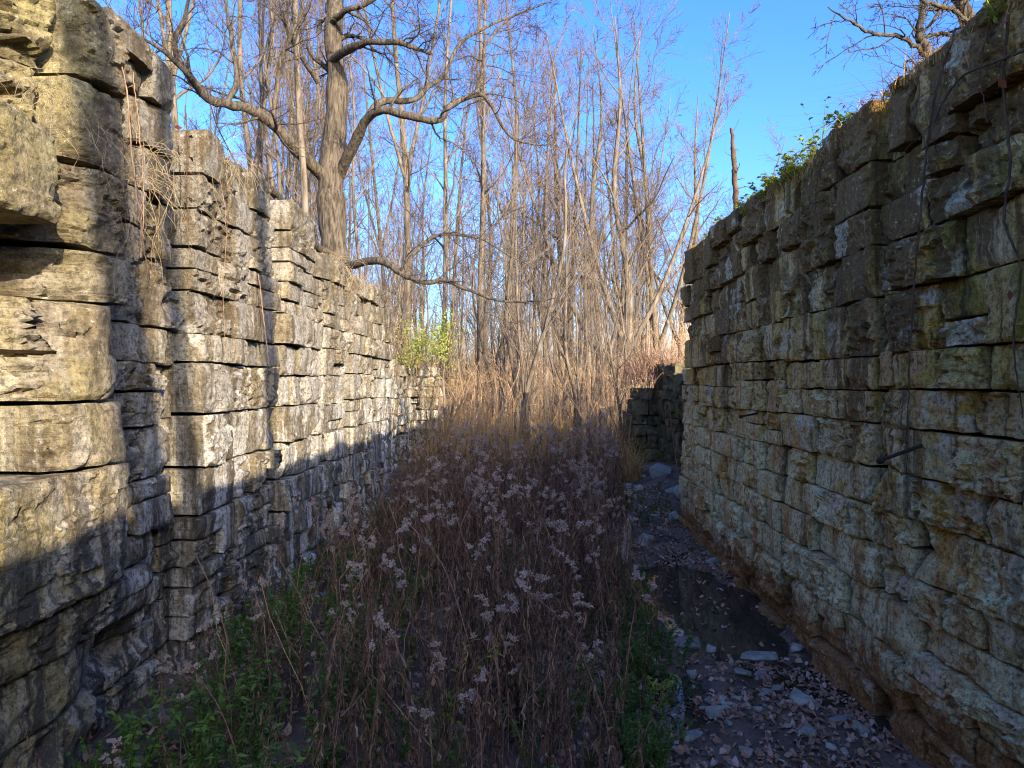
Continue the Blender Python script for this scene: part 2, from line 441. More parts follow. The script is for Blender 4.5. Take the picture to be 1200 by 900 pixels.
def gridline(parts):
    a = [np.arange(s, e, d) for s, e, d in parts]
    return np.unique(np.round(np.concatenate(a), 4))
gx = gridline([(-1500, -200, 120), (-200, -40, 12), (-40, -8, 1.2), (-8, -3.4, 0.35), (-2.6, 2.7, 0.07), (3.5, 8, 0.35), (8, 40, 1.2), (40, 200, 12), (200, 1501, 120)])
gx = np.unique(np.concatenate([gx, [-3.35, -3.30, -3.0, 3.0, 3.30, 3.35]]))
gy = gridline([(-300, -20, 20), (-20, 2, 1.0), (2, 13, 0.07), (13, 30, 0.4), (30, 80, 1.6), (80, 300, 15), (300, 1801, 150)])
XX, YY = np.meshgrid(gx, gy, indexing='ij')
ZZ = H(XX, YY)
nx, ny = XX.shape
ii, jj = np.meshgrid(np.arange(nx - 1), np.arange(ny - 1), indexing='ij')
tq = np.stack([ii * ny + jj, (ii + 1) * ny + jj, (ii + 1) * ny + jj + 1, ii * ny + jj + 1], -1).reshape(-1, 4)
tag(obj('ground', mesh('ground', np.stack([XX, YY, ZZ], -1).reshape(-1, 3), tq, M['ground'])), kind='structure')

# puddle water: a level sheet that the uneven floor rises through
wx = np.linspace(0.45, 2.62, 30); wy = np.linspace(3.0, 10.4, 60)
WX, WY = np.meshgrid(wx, wy, indexing='ij')
ii, jj = np.meshgrid(np.arange(29), np.arange(59), indexing='ij')
wq = np.stack([ii * 60 + jj, (ii + 1) * 60 + jj, (ii + 1) * 60 + jj + 1, ii * 60 + jj + 1], -1).reshape(-1, 4)
tag(obj('puddle_water', mesh('puddle_water', np.stack([WX, WY, 0 * WX + 0.008], -1).reshape(-1, 3), wq, M['water'])), kind='structure')

# ------------------------------------------------------------------ masonry
stone_count = {}
def stone(parent, O, U, N, L, Hh, D, cell, mat, seed, rough=1.0, r=0.014, field=None, tilt=0.0, gap=0.0034):
    """one block: O lower corner on the wall plane, U along the wall, N outward; real relief on its face"""
    U = np.asarray(U, float); N = np.asarray(N, float); Zv = np.array([0, 0, 1.0]); O = np.asarray(O, float)
    nu = int(max(4, min(130, math.ceil(L / cell)))); nv = int(max(4, min(50, math.ceil(Hh / cell))))
    u, v = np.meshgrid(np.linspace(0, 1, nu + 1), np.linspace(0, 1, nv + 1), indexing='ij')
    P0 = O + U * (u[..., None] * L) + Zv * (v[..., None] * Hh)
    jt = lambda q, s: gap * (0.9 + 1.1 * np.abs(fbm(q * 4.5, 3, s)))
    gl = 2.6 * jt(P0[0] + 0.01, seed + 1)[None, :]; gr = 2.6 * jt(P0[-1] + 0.01, seed + 2)[None, :]
    gb = jt(P0[:, 0] + 0.01, seed + 3)[:, None]; gt = jt(P0[:, -1] + 0.01, seed + 4)[:, None]
    uu = gl + u * (L - gl - gr); vv = gb + v * (Hh - gb - gt)
    P = O + U * uu[..., None] + Zv * vv[..., None]
    e = np.minimum(np.minimum(u * L, (1 - u) * L), np.minimum(v * Hh, (1 - v) * Hh))
    ew = e + 0.012 * fbm(P * 14, 3, seed + 5)
    d = -r * np.clip(1 - ew / 0.026, 0, 1.5) ** 1.3
    rg_ = np.random.default_rng(seed)
    rk = rough * rg_.choice([0.3, 0.5, 0.8, 1.3, 1.8])
    lu = u * L + 0.05 * fbm(P * 5, 3, seed + 11); lv = v * Hh + 0.022 * fbm(P * 6, 3, seed + 12)
    so = rg_.uniform(0, 50)
    d = d + rk * (0.014 * facets(lu * 3.2 + so, lv * 8 + so, seed) + 0.007 * facets(lu * 8 + so, lv * 22 + so, seed + 7) + 0.0035 * facets(lu * 19 + so, lv * 50 + so, seed + 9))
    d = d + rough * (0.007 * fbm(P * 2.6, 3, 101) + 0.006 * fbm(P * 12, 3, 102) + 0.003 * fbm(P * 40, 2, 103))
    # corners and arrises knocked off along flat planes
    for c_ in range(int(rg_.integers(1, 5))):
        cu, cv = (rg_.choice([0, L]), rg_.uniform(0, Hh)) if rg_.random() < 0.5 else (rg_.uniform(0, L), rg_.choice([0, Hh]))
        if rg_.random() < 0.4: cu, cv = rg_.choice([0, L]), rg_.choice([0, Hh])
        rad = rg_.uniform(0.05, 0.16) * min(1.0, 2.5 * Hh)
        dist_ = np.abs(lu - cu) * rg_.uniform(0.4, 1.0) + np.abs(lv - cv) * rg_.uniform(0.6, 1.2)
        d = d - rough * np.clip(rad - dist_, 0, 1) * rg_.uniform(0.3, 0.9)
    d = d + tilt * (v - 0.5) + rg_.normal(0, 0.014) * (u - 0.5)
    if field is not None:
        d = d + field(P)
    P = P + N * d[..., None]
    P = P + U * (0.006 * fbm(P * 7, 2, 107))[..., None] + Zv * (0.006 * fbm(P * 7, 2, 108))[..., None]
    V = [P.reshape(-1, 3)]
    i, j = np.meshgrid(np.arange(nu), np.arange(nv), indexing='ij'); w = nv + 1
    Q = [np.stack([i * w + j, (i + 1) * w + j, (i + 1) * w + j + 1, i * w + j + 1], -1).reshape(-1, 4)]
    loop = np.concatenate([np.arange(nu) * w, nu * w + np.arange(nv), (np.arange(nu, 0, -1)) * w + nv, np.arange(nv, 0, -1)])
    base = V[0][loop]; cur = loop; n = len(V[0]); m = len(loop)
    cen = O + U * L / 2 + Zv * Hh / 2
    deps = np.array([0.03, 0.08, D]) if cell < 0.03 else np.array([0.05, D])
    for k, dep in enumerate(deps):
        ring = base - N * dep
        inw = cen - ring; inw = inw - N * (inw @ N)[:, None]; inw = unit(inw)
        ring = ring + inw * (0.004 + 0.006 * np.abs(fbm(ring * 11, 2, seed + k)))[:, None] * (k + 1) * 0.6
        nw = n + np.arange(m); V.append(ring); n += m
        Q.append(np.stack([np.roll(cur, -1), cur, nw, np.roll(nw, -1)], -1)); cur = nw
    me = mesh('stone', np.concatenate(V), Q, mat)
    # outward orientation
    if np.dot(np.cross(U, Zv), N) < 0: me.flip_normals()
    me.set_sharp_from_angle(angle=R(30))
    o = obj('stone', me, parent)
    return o

def courses(z0, z1, lo, hi, rg):
    zs = [z0]
    while zs[-1] < z1 - lo * 0.6:
        zs.append(zs[-1] + rg.uniform(lo, hi))
    zs[-1] = z1
    return zs

def run_wall(parent, O, U, N, segs, zs, top, mat, rg, D=0.42, lmin=0.28, lmax=0.66, rough=1.0, offs=0.028, field=None, dist=None, cellk=0.0036, r=0.009):
    """lay the courses of a wall: segs = (start, end, offset outward)"""
    O = np.asarray(O, float); U = np.asarray(U, float); N = np.asarray(N, float)
    segs2 = []
    for (a, b, off) in segs:              # long stretches are laid in bays whose courses do not quite line up
        n = max(1, int(round((b - a) / 1.5))); e_ = a + (b - a) * (np.arange(n + 1) + np.concatenate([[0], rg.uniform(-.2, .2, max(0, n - 1)), [0]])) / n
        segs2 += [(e_[q], e_[q + 1], off) for q in range(n)]
    zbase = list(zs)
    for (a, b, off) in segs2:
        zs = [zbase[0]] + [z + rg.normal(0, .022) for z in zbase[1:-1]] + [zbase[-1]]
        for k in range(len(zs) - 1):
            s = a
            while s < b - 1e-4:
                l = rg.uniform(lmin, lmax)
                if b - s - l < lmin * 0.6: l = b - s
                l = min(l, b - s)
                z0, z1 = zs[k], zs[k + 1]
                tz = top(s + l / 2)
                if z0 > tz - 0.1:
                    s += l; continue
                sub = [(z0, z1)]
                if z1 - z0 > 0.30 and rg.random() < 0.20:
                    zm = z0 + (z1 - z0) * rg.uniform(0.4, 0.6); sub = [(z0, zm), (zm, z1)]
                for (q0, q1) in sub:
                    q0 = q0 + rg.uniform(-0.002, 0.008); q1 = q1 - rg.uniform(-0.002, 0.008)
                    o_ = off + rg.normal(0, offs)
                    if rg.random() < 0.10: o_ -= rg.uniform(0.03, 0.09)
                    pt = O + U * s + N * o_ + np.array([0, 0, q0])
                    mid = pt + U * l / 2
                    dd = np.linalg.norm(mid - np.array([0, 0, EYE])) if dist is None else dist
                    cell = max(0.0125, cellk * dd)
                    stone(parent, pt, U, N, l, q1 - q0, D + max(0, off), cell, mat, int(rg.integers(1, 9999)), rough, r * rg.uniform(0.6, 1.3), field, rg.normal(0, 0.012))
                s += l

def box_bag(bag, x0, x1, y0, y1, z0, z1, k=6):
    """a rough lump of fill between the given bounds (real uneven faces)"""
    def face(o, a, b, na, nb):
        u, v = np.meshgrid(np.linspace(0, 1, na + 1), np.linspace(0, 1, nb + 1), indexing='ij')
        P = np.asarray(o, float) + np.asarray(a, float) * u[..., None] + np.asarray(b, float) * v[..., None]
        q = P.reshape(-1, 3)
        q = q + 0.03 * np.stack([fbm(q * 2.1, 3, 201), fbm(q * 2.1, 3, 202), fbm(q * 2.1, 3, 203)], -1)
        i, j = np.meshgrid(np.arange(na), np.arange(nb), indexing='ij'); w = nb + 1
        bag.add(q, np.stack([i * w + j, (i + 1) * w + j, (i + 1) * w + j + 1, i * w + j + 1], -1).reshape(-1, 4))
    dx, dy, dz = x1 - x0, y1 - y0, z1 - z0
    face((x0, y0, z0), (0, dy, 0), (0, 0, dz), 24, 8); face((x1, y0, z0), (0, 0, dz), (0, dy, 0), 8, 24)
    face((x0, y0, z0), (0, 0, dz), (dx, 0, 0), 8, 4); face((x0, y1, z0), (dx, 0, 0), (0, 0, dz), 4, 8)
    face((x0, y0, z1), (dx, 0, 0), (0, dy, 0), 4, 24)

WR, WL = 2.35, -2.37
# ---- right chamber wall
rg = np.random.default_rng(5)
wall_r = thing('lock_wall', 'tall shaded canal lock wall of brown stained stone on the right', 'wall', (WR + 0.4, 7, 0))
def under(parent, f):
    """build children in world coordinates under an Empty that stands elsewhere"""
    before = set(o.name for o in parent.children)
    f()
    for c in parent.children:
        if c.name not in before:
            c.matrix_parent_inverse = parent.matrix_world.inverted()
bpy.context.view_layer.update()
def top_r(y): return 4.18 + 0.05 * math.sin(y * 1.7) - (0.55 if y > 10.75 else 0.0)
zr = courses(-0.12, 4.25, 0.24, 0.38, rg)
def field_r(P):
    y, z = P[..., 1], P[..., 2]
    f = 0.025 * fbm(P * np.array([1, 0.5, 0.7]), 3, 60)
    # plinth: the lowest course stands proud; eroded hollows near the camera
    f = f - 0.04 * sstep(0.25, 0.6, fbm(P * np.array([1.2, 1.0, 1.6]), 3, 66)) * sstep(6.5, 4.0, y) * sstep(2.4, 1.4, z)
    return f
def build_r():
    run_wall(wall_r, (WR, 0, 0), (0, 1, 0), (-1, 0, 0), [(1.6, 4.72, 0.0), (4.72, 4.92, -0.05), (4.92, 11.05, 0.0)], zr, top_r, M['stone_r'], rg, field=field_r, rough=1.1)
    b = Bag(); box_bag(b, WR + 0.24, 3.55, -14, 11.0, -0.3, 4.0)
    obj('rubble_core', b.mesh('rubble_core', M['core']), wall_r)
under(wall_r, build_r)

# ---- right ruined gate recess and far wing
wall_rf = thing('lock_wall', 'low ruined mossy stone gate recess in painted shade beyond the end of right wall', 'wall', (2.9, 16, 0))
bpy.context.view_layer.update()
zf = courses(-0.1, 2.7, 0.22, 0.36, rg)
def build_rf():
    run_wall(wall_rf, (2.95, 0, 0), (0, 1, 0), (-1, 0, 0), [(11.3, 16.3, 0)], zf, lambda y: 2.55 + 0.25 * math.sin(y * 2.1), M['stone_shade'], rg, D=0.3, rough=1.9, offs=0.07, cellk=0.004)
    run_wall(wall_rf, (2.35, 16.3, 0), (1, 0, 0), (0, -1, 0), [(0, 0.85, 0)], zf, lambda s: 2.25, M['stone_shade'], rg, D=0.4, rough=1.9, offs=0.06, lmin=0.3, lmax=0.5, cellk=0.004)
    run_wall(wall_rf, (2.35, 16.72, 0), (0, 1, 0), (-1, 0, 0), [(0, 1.7, 0)], zf, lambda s: 1.9 - 0.5 * s, M['stone_shade'], rg, D=0.4, rough=1.3, offs=0.03, cellk=0.004)
    b = Bag(); box_bag(b, 3.2, 3.6, 11.0, 18.4, -0.3, 2.3); box_bag(b, 2.7, 3.3, 16.65, 18.3, -0.3, 1.9)
    obj('rubble_core', b.mesh('rubble_core', M['core']), wall_rf)
under(wall_rf, build_rf)

# ---- left chamber wall
wall_l = thing('lock_wall', 'tall canal lock wall of pale grey stone on the left, upper half sunlit', 'wall', (WL - 0.4, 8, 0))
bpy.context.view_layer.update()
def top_l(y): return float(np.interp(y, [0, 3.9, 4.6, 4.7, 4.9, 6.1, 6.2, 8.8, 9.0, 11.8, 12.2, 12.7], [4.25, 4.42, 4.42, 4.15, 4.02, 3.98, 3.93, 3.85, 3.78, 3.74, 3.5, 3.4]))
zl = courses(-0.12, 4.42, 0.25, 0.37, rg)
zn = [-0.12, 0.3, 0.62, 0.95, 1.22, 1.86, 2.2, 2.72, 2.98, 3.42, 3.8, 4.28]
def field_l(P):
    y, z = P[..., 1], P[..., 2]
    f = 0.025 * fbm(P * np.array([1, 0.5, 0.7]), 3, 70)
    # hollowed foot of the wall near the camera
    und = sstep(6.2, 3.6, y) * sstep(1.25, 0.2, z)
    f = f - und * (0.16 + 0.20 * fbm(P * np.array([1, 1.2, 2.6]), 4, 71))
    return f
def near_field(yc, k, amp):
    def f_(P):
        y, z = P[..., 1], P[..., 2]
        f = field_l(P)
        if k:
            yy = yc + 0.09 * fbm(P * np.array([1, 2.0, 3.0]), 4, 81)
            t = np.maximum(0, yy - y)
            q = P + 0.05 * fbm(P * 4, 3, 84)[..., None]
            m = np.minimum(t * 4, 1)
            f = f - k * t * (1 + 0.15 * fbm(P * 2, 3, 82)) + m * amp * (facets(q[..., 1] * 3.2, q[..., 2] * 9, 85, 1.3) + 0.5 * facets(q[..., 1] * 8, q[..., 2] * 24, 86, 1.2) + .25 * facets(q[..., 1] * 20, q[..., 2] * 60, 88))
        return f
    return f_
def build_l():
    near = [(2.0, 3.86, -.12, .3, .02, 0, 0, 0), (2.0, 3.88, .3, .62, .05, 0, 0, 0), (2.0, 3.84, .62, .95, .06, 0, 0, 0), (2.0, 3.9, .95, 1.22, .10, 0, 0, 0),
            (2.0, 3.9, 1.22, 1.86, .16, 0, 0, 0), (3.3, 3.88, 1.86, 2.2, .15, 3.5, .4, .03), (2.2, 3.28, 1.86, 2.2, -.18, 3.4, .7, .06),
            (2.2, 3.80, 2.2, 2.72, .15, 3.64, .85, .065), (3.62, 3.92, 2.2, 2.46, .12, 0, 0, 0), (3.64, 3.9, 2.47, 2.7, .10, 0, 0, 0), (2.4, 3.94, 2.72, 2.98, .17, 3.72, 1.25, .05), (3.27, 3.9, 2.99, 3.42, .13, 3.62, .55, .06),
            (2.2, 3.24, 3.02, 3.46, .22, 2.9, .4, .04), (2.2, 3.46, 3.46, 3.85, -.03, 3.5, .5, .08), (3.47, 3.9, 3.43, 3.85, .12, 3.6, .3, .04), (2.2, 3.52, 3.86, 4.24, .0, 3.5, .6, .08), (3.53, 3.9, 3.86, 4.29, .13, 3.6, .3, .05)]
    for (y0, y1, z0, z1, off, yc, k, amp) in near:
        stone(wall_l, (WL + off, y0, z0), (0, 1, 0), (1, 0, 0), y1 - y0, z1 - z0, .8, .0125 if y1 - y0 < 1 else .016, M['stone_l'], int(rg.integers(1, 9999)), .8, .016, near_field(yc, k, amp), rg.normal(0, .01), .007)
    segs = [(3.93, 4.76, -0.06), (4.76, 4.98, -0.15), (4.98, 6.62, 0.0), (6.62, 6.90, -0.18), (6.90, 9.30, 0.0), (9.30, 9.52, -0.22), (9.52, 12.25, 0.0), (12.25, 12.6, -0.03)]
    run_wall(wall_l, (WL, 0, 0), (0, 1, 0), (1, 0, 0), segs, zl, top_l, M['stone_l'], rg, field=field_l, D=0.55, cellk=0.0034)
    b = Bag(); box_bag(b, -3.6, WL - 0.42, -6, 2.2, -0.3, 3.9); box_bag(b, -3.6, WL - 0.42, 2.0, 8.5, -0.3, 3.72); box_bag(b, -3.58, WL - 0.36, 8.4, 12.5, -0.3, 3.3)
    obj('rubble_core', b.mesh('rubble_core', M['core']), wall_l)
under(wall_l, build_l)

# ---- left gate recess and far wing
wall_lf = thing('lock_wall', 'ruined sunlit stone wing wall beyond the left wall under a green bush', 'wall', (-2.9, 18, 0))
bpy.context.view_layer.update()
def build_lf():
    run_wall(wall_lf, (-3.0, 0, 0), (0, 1, 0), (1, 0, 0), [(12.7, 18.5, 0)], zf, lambda y: 2.8 + 0.2 * math.sin(y * 2.3), M['stone_l'], rg, D=0.3, rough=1.9, offs=0.07, cellk=0.004)
    run_wall(wall_lf, (-3.3, 18.5, 0), (1, 0, 0), (0, -1, 0), [(0, 0.93, 0)], zf, lambda s: 2.6, M['stone_l'], rg, D=0.4, rough=1.9, offs=0.06, lmin=0.3, lmax=0.5, cellk=0.004)
    run_wall(wall_lf, (-2.37, 18.92, 0), (0, 1, 0), (1, 0, 0), [(0, 1.8, 0)], zf, lambda s: 2.5 - 0.5 * s, M['stone_l'], rg, D=0.4, rough=1.3, offs=0.03, cellk=0.004)
    b = Bag(); box_bag(b, -3.6, -3.25, 12.5, 20.5, -0.3, 2.5); box_bag(b, -3.3, -2.7, 18.85, 20.5, -0.3, 2.0)
    obj('rubble_core', b.mesh('rubble_core', M['core']), wall_lf)
under(wall_lf, build_lf)

# ------------------------------------------------------------------ trees
def grow(P, Rr, nchild, t0, ang, ratio, n, wig, up, rg, rk=0.6, rmin=0.003, t1=0.98, taper=0.25, lens=None):
    T = P.shape[0]; m = P.shape[1]
    L = np.linalg.norm(np.diff(P, axis=1), axis=2).sum(1)
    idx = np.repeat(np.arange(T), nchild); K = len(idx)
    st = (np.tile(np.arange(nchild), T) + rg.random(K)) / nchild
    t = t0 + (t1 - t0) * st
    f = t * (m - 1); i0 = np.clip(f.astype(int), 0, m - 2); fr = (f - i0)[:, None]
    pos = P[idx, i0] * (1 - fr) + P[idx, i0 + 1] * fr
    tan = unit(P[idx, i0 + 1] - P[idx, i0])
    rad = Rr[idx, i0] * (1 - fr[:, 0]) + Rr[idx, i0 + 1] * fr[:, 0]
    perp = unit(np.cross(tan, rg.normal(size=(K, 3))))
    a = np.radians(rg.normal(ang, ang * 0.28, K))[:, None]
    d = unit(np.cos(a) * tan + np.sin(a) * perp)
    ln = (L[idx] if lens is None else np.full(K, lens)) * ratio * rg.uniform(0.55, 1.2, K) * (1.15 - 0.6 * t)
    out = np.zeros((K, n, 3)); out[:, 0] = pos; cur = pos
    for s in range(1, n):
        d = unit(d + rg.normal(size=(K, 3)) * wig + np.array([0, 0, up]))
        cur = cur + d * (ln / (n - 1))[:, None]
        out[:, s] = cur
    r0 = np.maximum(rad * rk * rg.uniform(0.6, 1.0, K), rmin)
    rr = np.maximum(r0[:, None] * (1 - (1 - taper) * np.linspace(0, 1, n)[None]), rmin * 0.7)
    return out, rr

def stem(pts, radii, n, rg, wob=0.0):
    pts = np.asarray(pts, float); t = np.linspace(0, len(pts) - 1, n)
    # catmull-rom resample
    Pp = np.vstack([2 * pts[0] - pts[1], pts, 2 * pts[-1] - pts[-2]])
    i = np.clip(t.astype(int), 0, len(pts) - 2); f = (t - i)[:, None]
    p0, p1, p2, p3 = Pp[i], Pp[i + 1], Pp[i + 2], Pp[i + 3]
    C = 0.5 * (2 * p1 + (-p0 + p2) * f + (2 * p0 - 5 * p1 + 4 * p2 - p3) * f ** 2 + (-p0 + 3 * p1 - 3 * p2 + p3) * f ** 3)
    C = C + rg.normal(size=C.shape) * wob
    rr = np.interp(t, np.arange(len(radii)) * (len(pts) - 1) / (len(radii) - 1), radii)
    return C[None], rr[None]

def tree_parts(stems, rg, l1=(7, 0.3, 40, 0.35), l2=(6, 55, 0.42), l3=(7, 50, 0.45), l4=None, up=0.05, twig=0.004, wig=0.13):
    """stems: list of (P,R) main axes -> trunk Bag, crown Bag"""
    trunk, crown = Bag(), Bag()
    lev1P, lev1R = [], []
    for (P, Rr) in stems:
        trunk.add(*tubes(P, Rr, 9))
        a, b = grow(P, Rr, l1[0], l1[1], l1[2], l1[3], 9, wig, up, rg, 0.55, twig * 2)
        lev1P.append(a); lev1R.append(b)
    P1 = np.concatenate(lev1P); R1 = np.concatenate(lev1R)
    crown.add(*tubes(P1, R1, 5))
    P2, R2 = grow(P1, R1, l2[0], 0.2, l2[1], l2[2], 7, wig * 1.2, up, rg, 0.6, twig * 1.3)
    crown.add(*tubes(P2, R2, 4))
    P3, R3 = grow(P2, R2, l3[0], 0.2, l3[1], l3[2], 5, wig * 1.4, up, rg, 0.6, twig)
    crown.add(*tubes(P3, R3, 3))
    if l4:
        P4, R4 = grow(P3, R3, l4[0], 0.25, l4[1], l4[2], 4, wig * 1.4, up, rg, 0.6, twig * 0.8)
        crown.add(*tubes(P4, R4, 3))
    return trunk, crown

def make_tree(name, height, r0, nlead, rg, fork=0.35, spread=0.12, **kw):
    """template: straight bole with one to three leaders"""
    stems = []
    base = np.array([0, 0, -0.4]); top0 = np.array([rg.normal(0, 0.03) * height, rg.normal(0, 0.03) * height, height])
    pts = [base]
    for k in range(1, 6):
        pts.append(base + (top0 - base) * k / 5 + np.array([rg.normal(0, 0.010), rg.normal(0, 0.010), 0]) * height)
    stems.append(stem(pts, [r0 * 1.25, r0 * 0.95, r0 * 0.8, r0 * 0.6, r0 * 0.35, r0 * 0.1], 22, rg, 0.004))
    for q in range(nlead - 1):
        h = fork * rg.uniform(0.6, 1.3)
        i = h * 5; b0 = pts[int(i)] + (pts[int(i) + 1] - pts[int(i)]) * (i - int(i))
        a = rg.uniform(0, 6.283); sp = spread * rg.uniform(0.8, 1.6) * height
        o = np.array([math.cos(a), math.sin(a), 0]) * sp
        rem = height * (1 - h) * rg.uniform(0.75, 0.98)
        pp = [b0, b0 + o * 0.35 + np.array([0, 0, rem * 0.25]), b0 + o * 0.7 + np.array([0, 0, rem * 0.6]), b0 + o * 1.0 + np.array([0, 0, rem])]
        rr = r0 * (1 - 0.7 * h)
        stems.append(stem(pp, [rr * 0.75, rr * 0.5, rr * 0.1], 16, rg, 0.004))
    return tree_parts(stems, rg, **kw)

def tree_thing(name, label, loc, trunk, crown, tm, cm, group=None):
    t = thing(name, label, 'tree', loc, group)
    obj('trunk', trunk.mesh('trunk', tm), t)
    obj('crown', crown.mesh('crown', cm), t)
    return t

# the large spreading tree on the left bank, limbs bent as they stand
hg = np.random.default_rng(21)
def limb(px, radii, n=26):
    return stem([at(*p) for p in px], radii, n, hg, 0.006)
YT = 13.0
hero = [
    limb([(398, 380, YT), (396, 340, YT), (391, 300, YT), (388, 250, YT), (386, 200, YT), (392, 150, YT + .05), (394, 95, YT + .1), (390, 40, YT + .1), (394, -40, YT + .2), (390, -130, YT + .4), (400, -220, YT + .5)], [.36, .31, .26, .245, .24, .215, .20, .17, .13, .08, .03], 46),
    limb([(396, 205, YT), (412, 172, YT - .4), (428, 140, YT - .8), (448, 128, YT - 1.1), (482, 136, YT - 1.3), (513, 140, YT - 1.4), (530, 122, YT - 1.3), (560, 111, YT - 1.2), (575, 122, YT - 1.3), (600, 162, YT - 1.5), (645, 172, YT - 1.5)], [.14, .12, .10, .08, .075, .07, .055, .05, .04, .025, .010], 44),
    limb([(427, 141, YT - .8), (446, 119, YT - .5), (484, 116, YT - .1), (502, 100, YT + .1), (520, 88, YT + .3), (538, 52, YT + .5), (570, 32, YT + .6), (615, 14, YT + .7), (655, 0, YT + .7)], [.085, .075, .065, .055, .045, .04, .03, .02, .01], 36),
    limb([(556, 113, YT - 1.2), (566, 80, YT - 1.0), (570, 52, YT - .8), (600, 20, YT - .6), (632, 8, YT - .5)], [.05, .04, .03, .02, .008], 22),
    limb([(388, 68, YT), (410, 55, YT - .5), (432, 48, YT - .8), (468, 49, YT - 1.0), (490, 57, YT - 1.0), (505, 62, YT - 1.0)], [.10, .085, .07, .055, .045, .03], 24),
    limb([(388, 25, YT), (405, 10, YT - .4), (430, 2, YT - .6), (480, -30, YT - .8), (540, -50, YT - 1.0)], [.08, .06, .05, .03, .01], 20),
    limb([(382, 210, YT), (362, 190, YT - .4), (343, 171, YT - .8), (314, 140, YT - 1.2), (285, 123, YT - 1.5), (244, 114, YT - 1.9), (216, 82, YT - 2.2), (200, 48, YT - 2.3), (214, 12, YT - 2.4), (222, -30, YT - 2.4)], [.15, .13, .12, .115, .10, .09, .07, .055, .04, .015], 40),
    limb([(316, 143, YT - 1.2), (322, 100, YT - 1.2), (328, 64, YT - 1.3), (344, 30, YT - 1.4), (362, -5, YT - 1.5), (370, -60, YT - 1.5)], [.06, .05, .045, .035, .025, .01], 24),
    limb([(232, 108, YT - 2.0), (212, 80, YT - 2.6), (178, 50, YT - 3.0), (130, 30, YT - 3.4), (100, 50, YT - 3.8)], [.05, .04, .03, .02, .008], 20),
    limb([(262, 118, YT - 1.7), (275, 90, YT - 1.5), (268, 40, YT - 1.3), (262, -10, YT - 1.2), (270, -80, YT - 1.2)], [.06, .055, .045, .03, .012], 20),
    limb([(394, 316, YT), (415, 309, YT - .5), (440, 305, YT - .9), (458, 311, YT - 1.1), (472, 322, YT - 1.2), (500, 331, YT - 1.3), (522, 328, YT - 1.3), (548, 340, YT - 1.4), (600, 354, YT - 1.4), (650, 350, YT - 1.4)], [.11, .085, .08, .075, .055, .05, .045, .035, .02, .008], 36),
    limb([(470, 320, YT - 1.2), (484, 298, YT - 1.0), (514, 275, YT - .8), (560, 279, YT - .7), (598, 300, YT - .7), (640, 322, YT - .7)], [.045, .04, .035, .025, .015, .006], 26),
    limb([(390, 296, YT), (372, 290, YT - .5), (356, 272, YT - 1.2), (335, 244, YT - 2.0), (316, 222, YT - 2.7), (288, 202, YT - 3.5), (266, 190, YT - 4.1), (252, 178, YT - 4.5)], [.10, .085, .085, .08, .075, .065, .055, .03], 30),
    limb([(372, 95, YT), (350, 60, YT - .4), (330, 20, YT - .7), (320, -40, YT - .8)], [.07, .05, .035, .012], 18),
]
htr, hcr = Bag(), Bag()
P1l, R1l = [], []
for k, (P, Rr) in enumerate(hero):
    Rr = Rr * (1.0 if k == 0 else .84) * (1 + .07 * hg.normal(size=Rr.shape))
    (htr if k == 0 else hcr).add(*tubes(P, Rr, 12 if k == 0 else 8))
    nc = 9 if k == 0 else 12
    a, b = grow(P, Rr, nc, 0.55 if k == 0 else 0.25, 55, 0.9, 8, 0.22, 0.03, hg, 0.45, 0.006, lens=1.5)
    P1l.append(a); R1l.append(b)
P1 = np.concatenate(P1l); R1 = np.concatenate(R1l); hcr.add(*tubes(P1, R1, 4))
P2, R2 = grow(P1, R1, 7, 0.15, 50, 0.5, 6, 0.22, 0.03, hg, 0.6, 0.004); hcr.add(*tubes(P2, R2, 3))
P3, R3 = grow(P2, R2, 7, 0.2, 48, 0.55, 5, 0.22, 0.0, hg, 0.6, 0.003); hcr.add(*tubes(P3, R3, 3))
hb = at(397, 366, YT)
th = thing('large_tree', 'large bare tree with crooked spreading limbs on the left bank', 'tree', hb)
bpy.context.view_layer.update()
for nm, bagq, mt in (('trunk', htr, M['bark']), ('crown', hcr, M['bark'])):
    o = obj(nm, bagq.mesh(nm, mt), th); o.matrix_parent_inverse = th.matrix_world.inverted()

# templates
tg = np.random.default_rng(33)
TPL = {}
def tpl(key, *a, **kw):
    t, c = make_tree(key, *a, tg, **kw)
    TPL[key] = (t.mesh('trunk', M['bark_far']), c.mesh('crown', M['twig']))
tpl('tall1', 21, .105, 2, fork=.45, l1=(18, .30, 38, .20), l2=(7, 48, .5), l3=(8, 45, .55), twig=.006, up=.09)
tpl('tall2', 19, .085, 1, fork=.4, l1=(22, .25, 40, .19), l2=(7, 48, .5), l3=(8, 45, .55), twig=.006, up=.09)
tpl('tall3', 22, .11, 3, fork=.35, spread=.09, l1=(13, .3, 38, .22), l2=(7, 48, .5), l3=(8, 45, .55), twig=.006, up=.09)
tpl('fork1', 14.5, .155, 3, fork=.25, spread=.20, l1=(9, .3, 42, .30), l2=(6, 50, .5), l3=(9, 46, .55), twig=.006, up=.07)
tpl('fork2', 15, .145, 4, fork=.30, spread=.17, l1=(8, .3, 42, .30), l2=(6, 50, .5), l3=(9, 46, .55), twig=.006, up=.07)
tpl('fork3', 14, .115, 2, fork=.38, spread=.13, l1=(11, .3, 42, .28), l2=(6, 50, .5), l3=(9, 46, .55), twig=.006, up=.07)
tpl('sap1', 7.5, .045, 1, l1=(14, .15, 35, .25), l2=(5, 42, .5), l3=(4, 42, .5), twig=.004, up=.10)
tpl('sap2', 6.0, .04, 2, fork=.2, spread=.12, l1=(10, .15, 35, .28), l2=(5, 42, .5), l3=(4, 42, .5), twig=.004, up=.10)
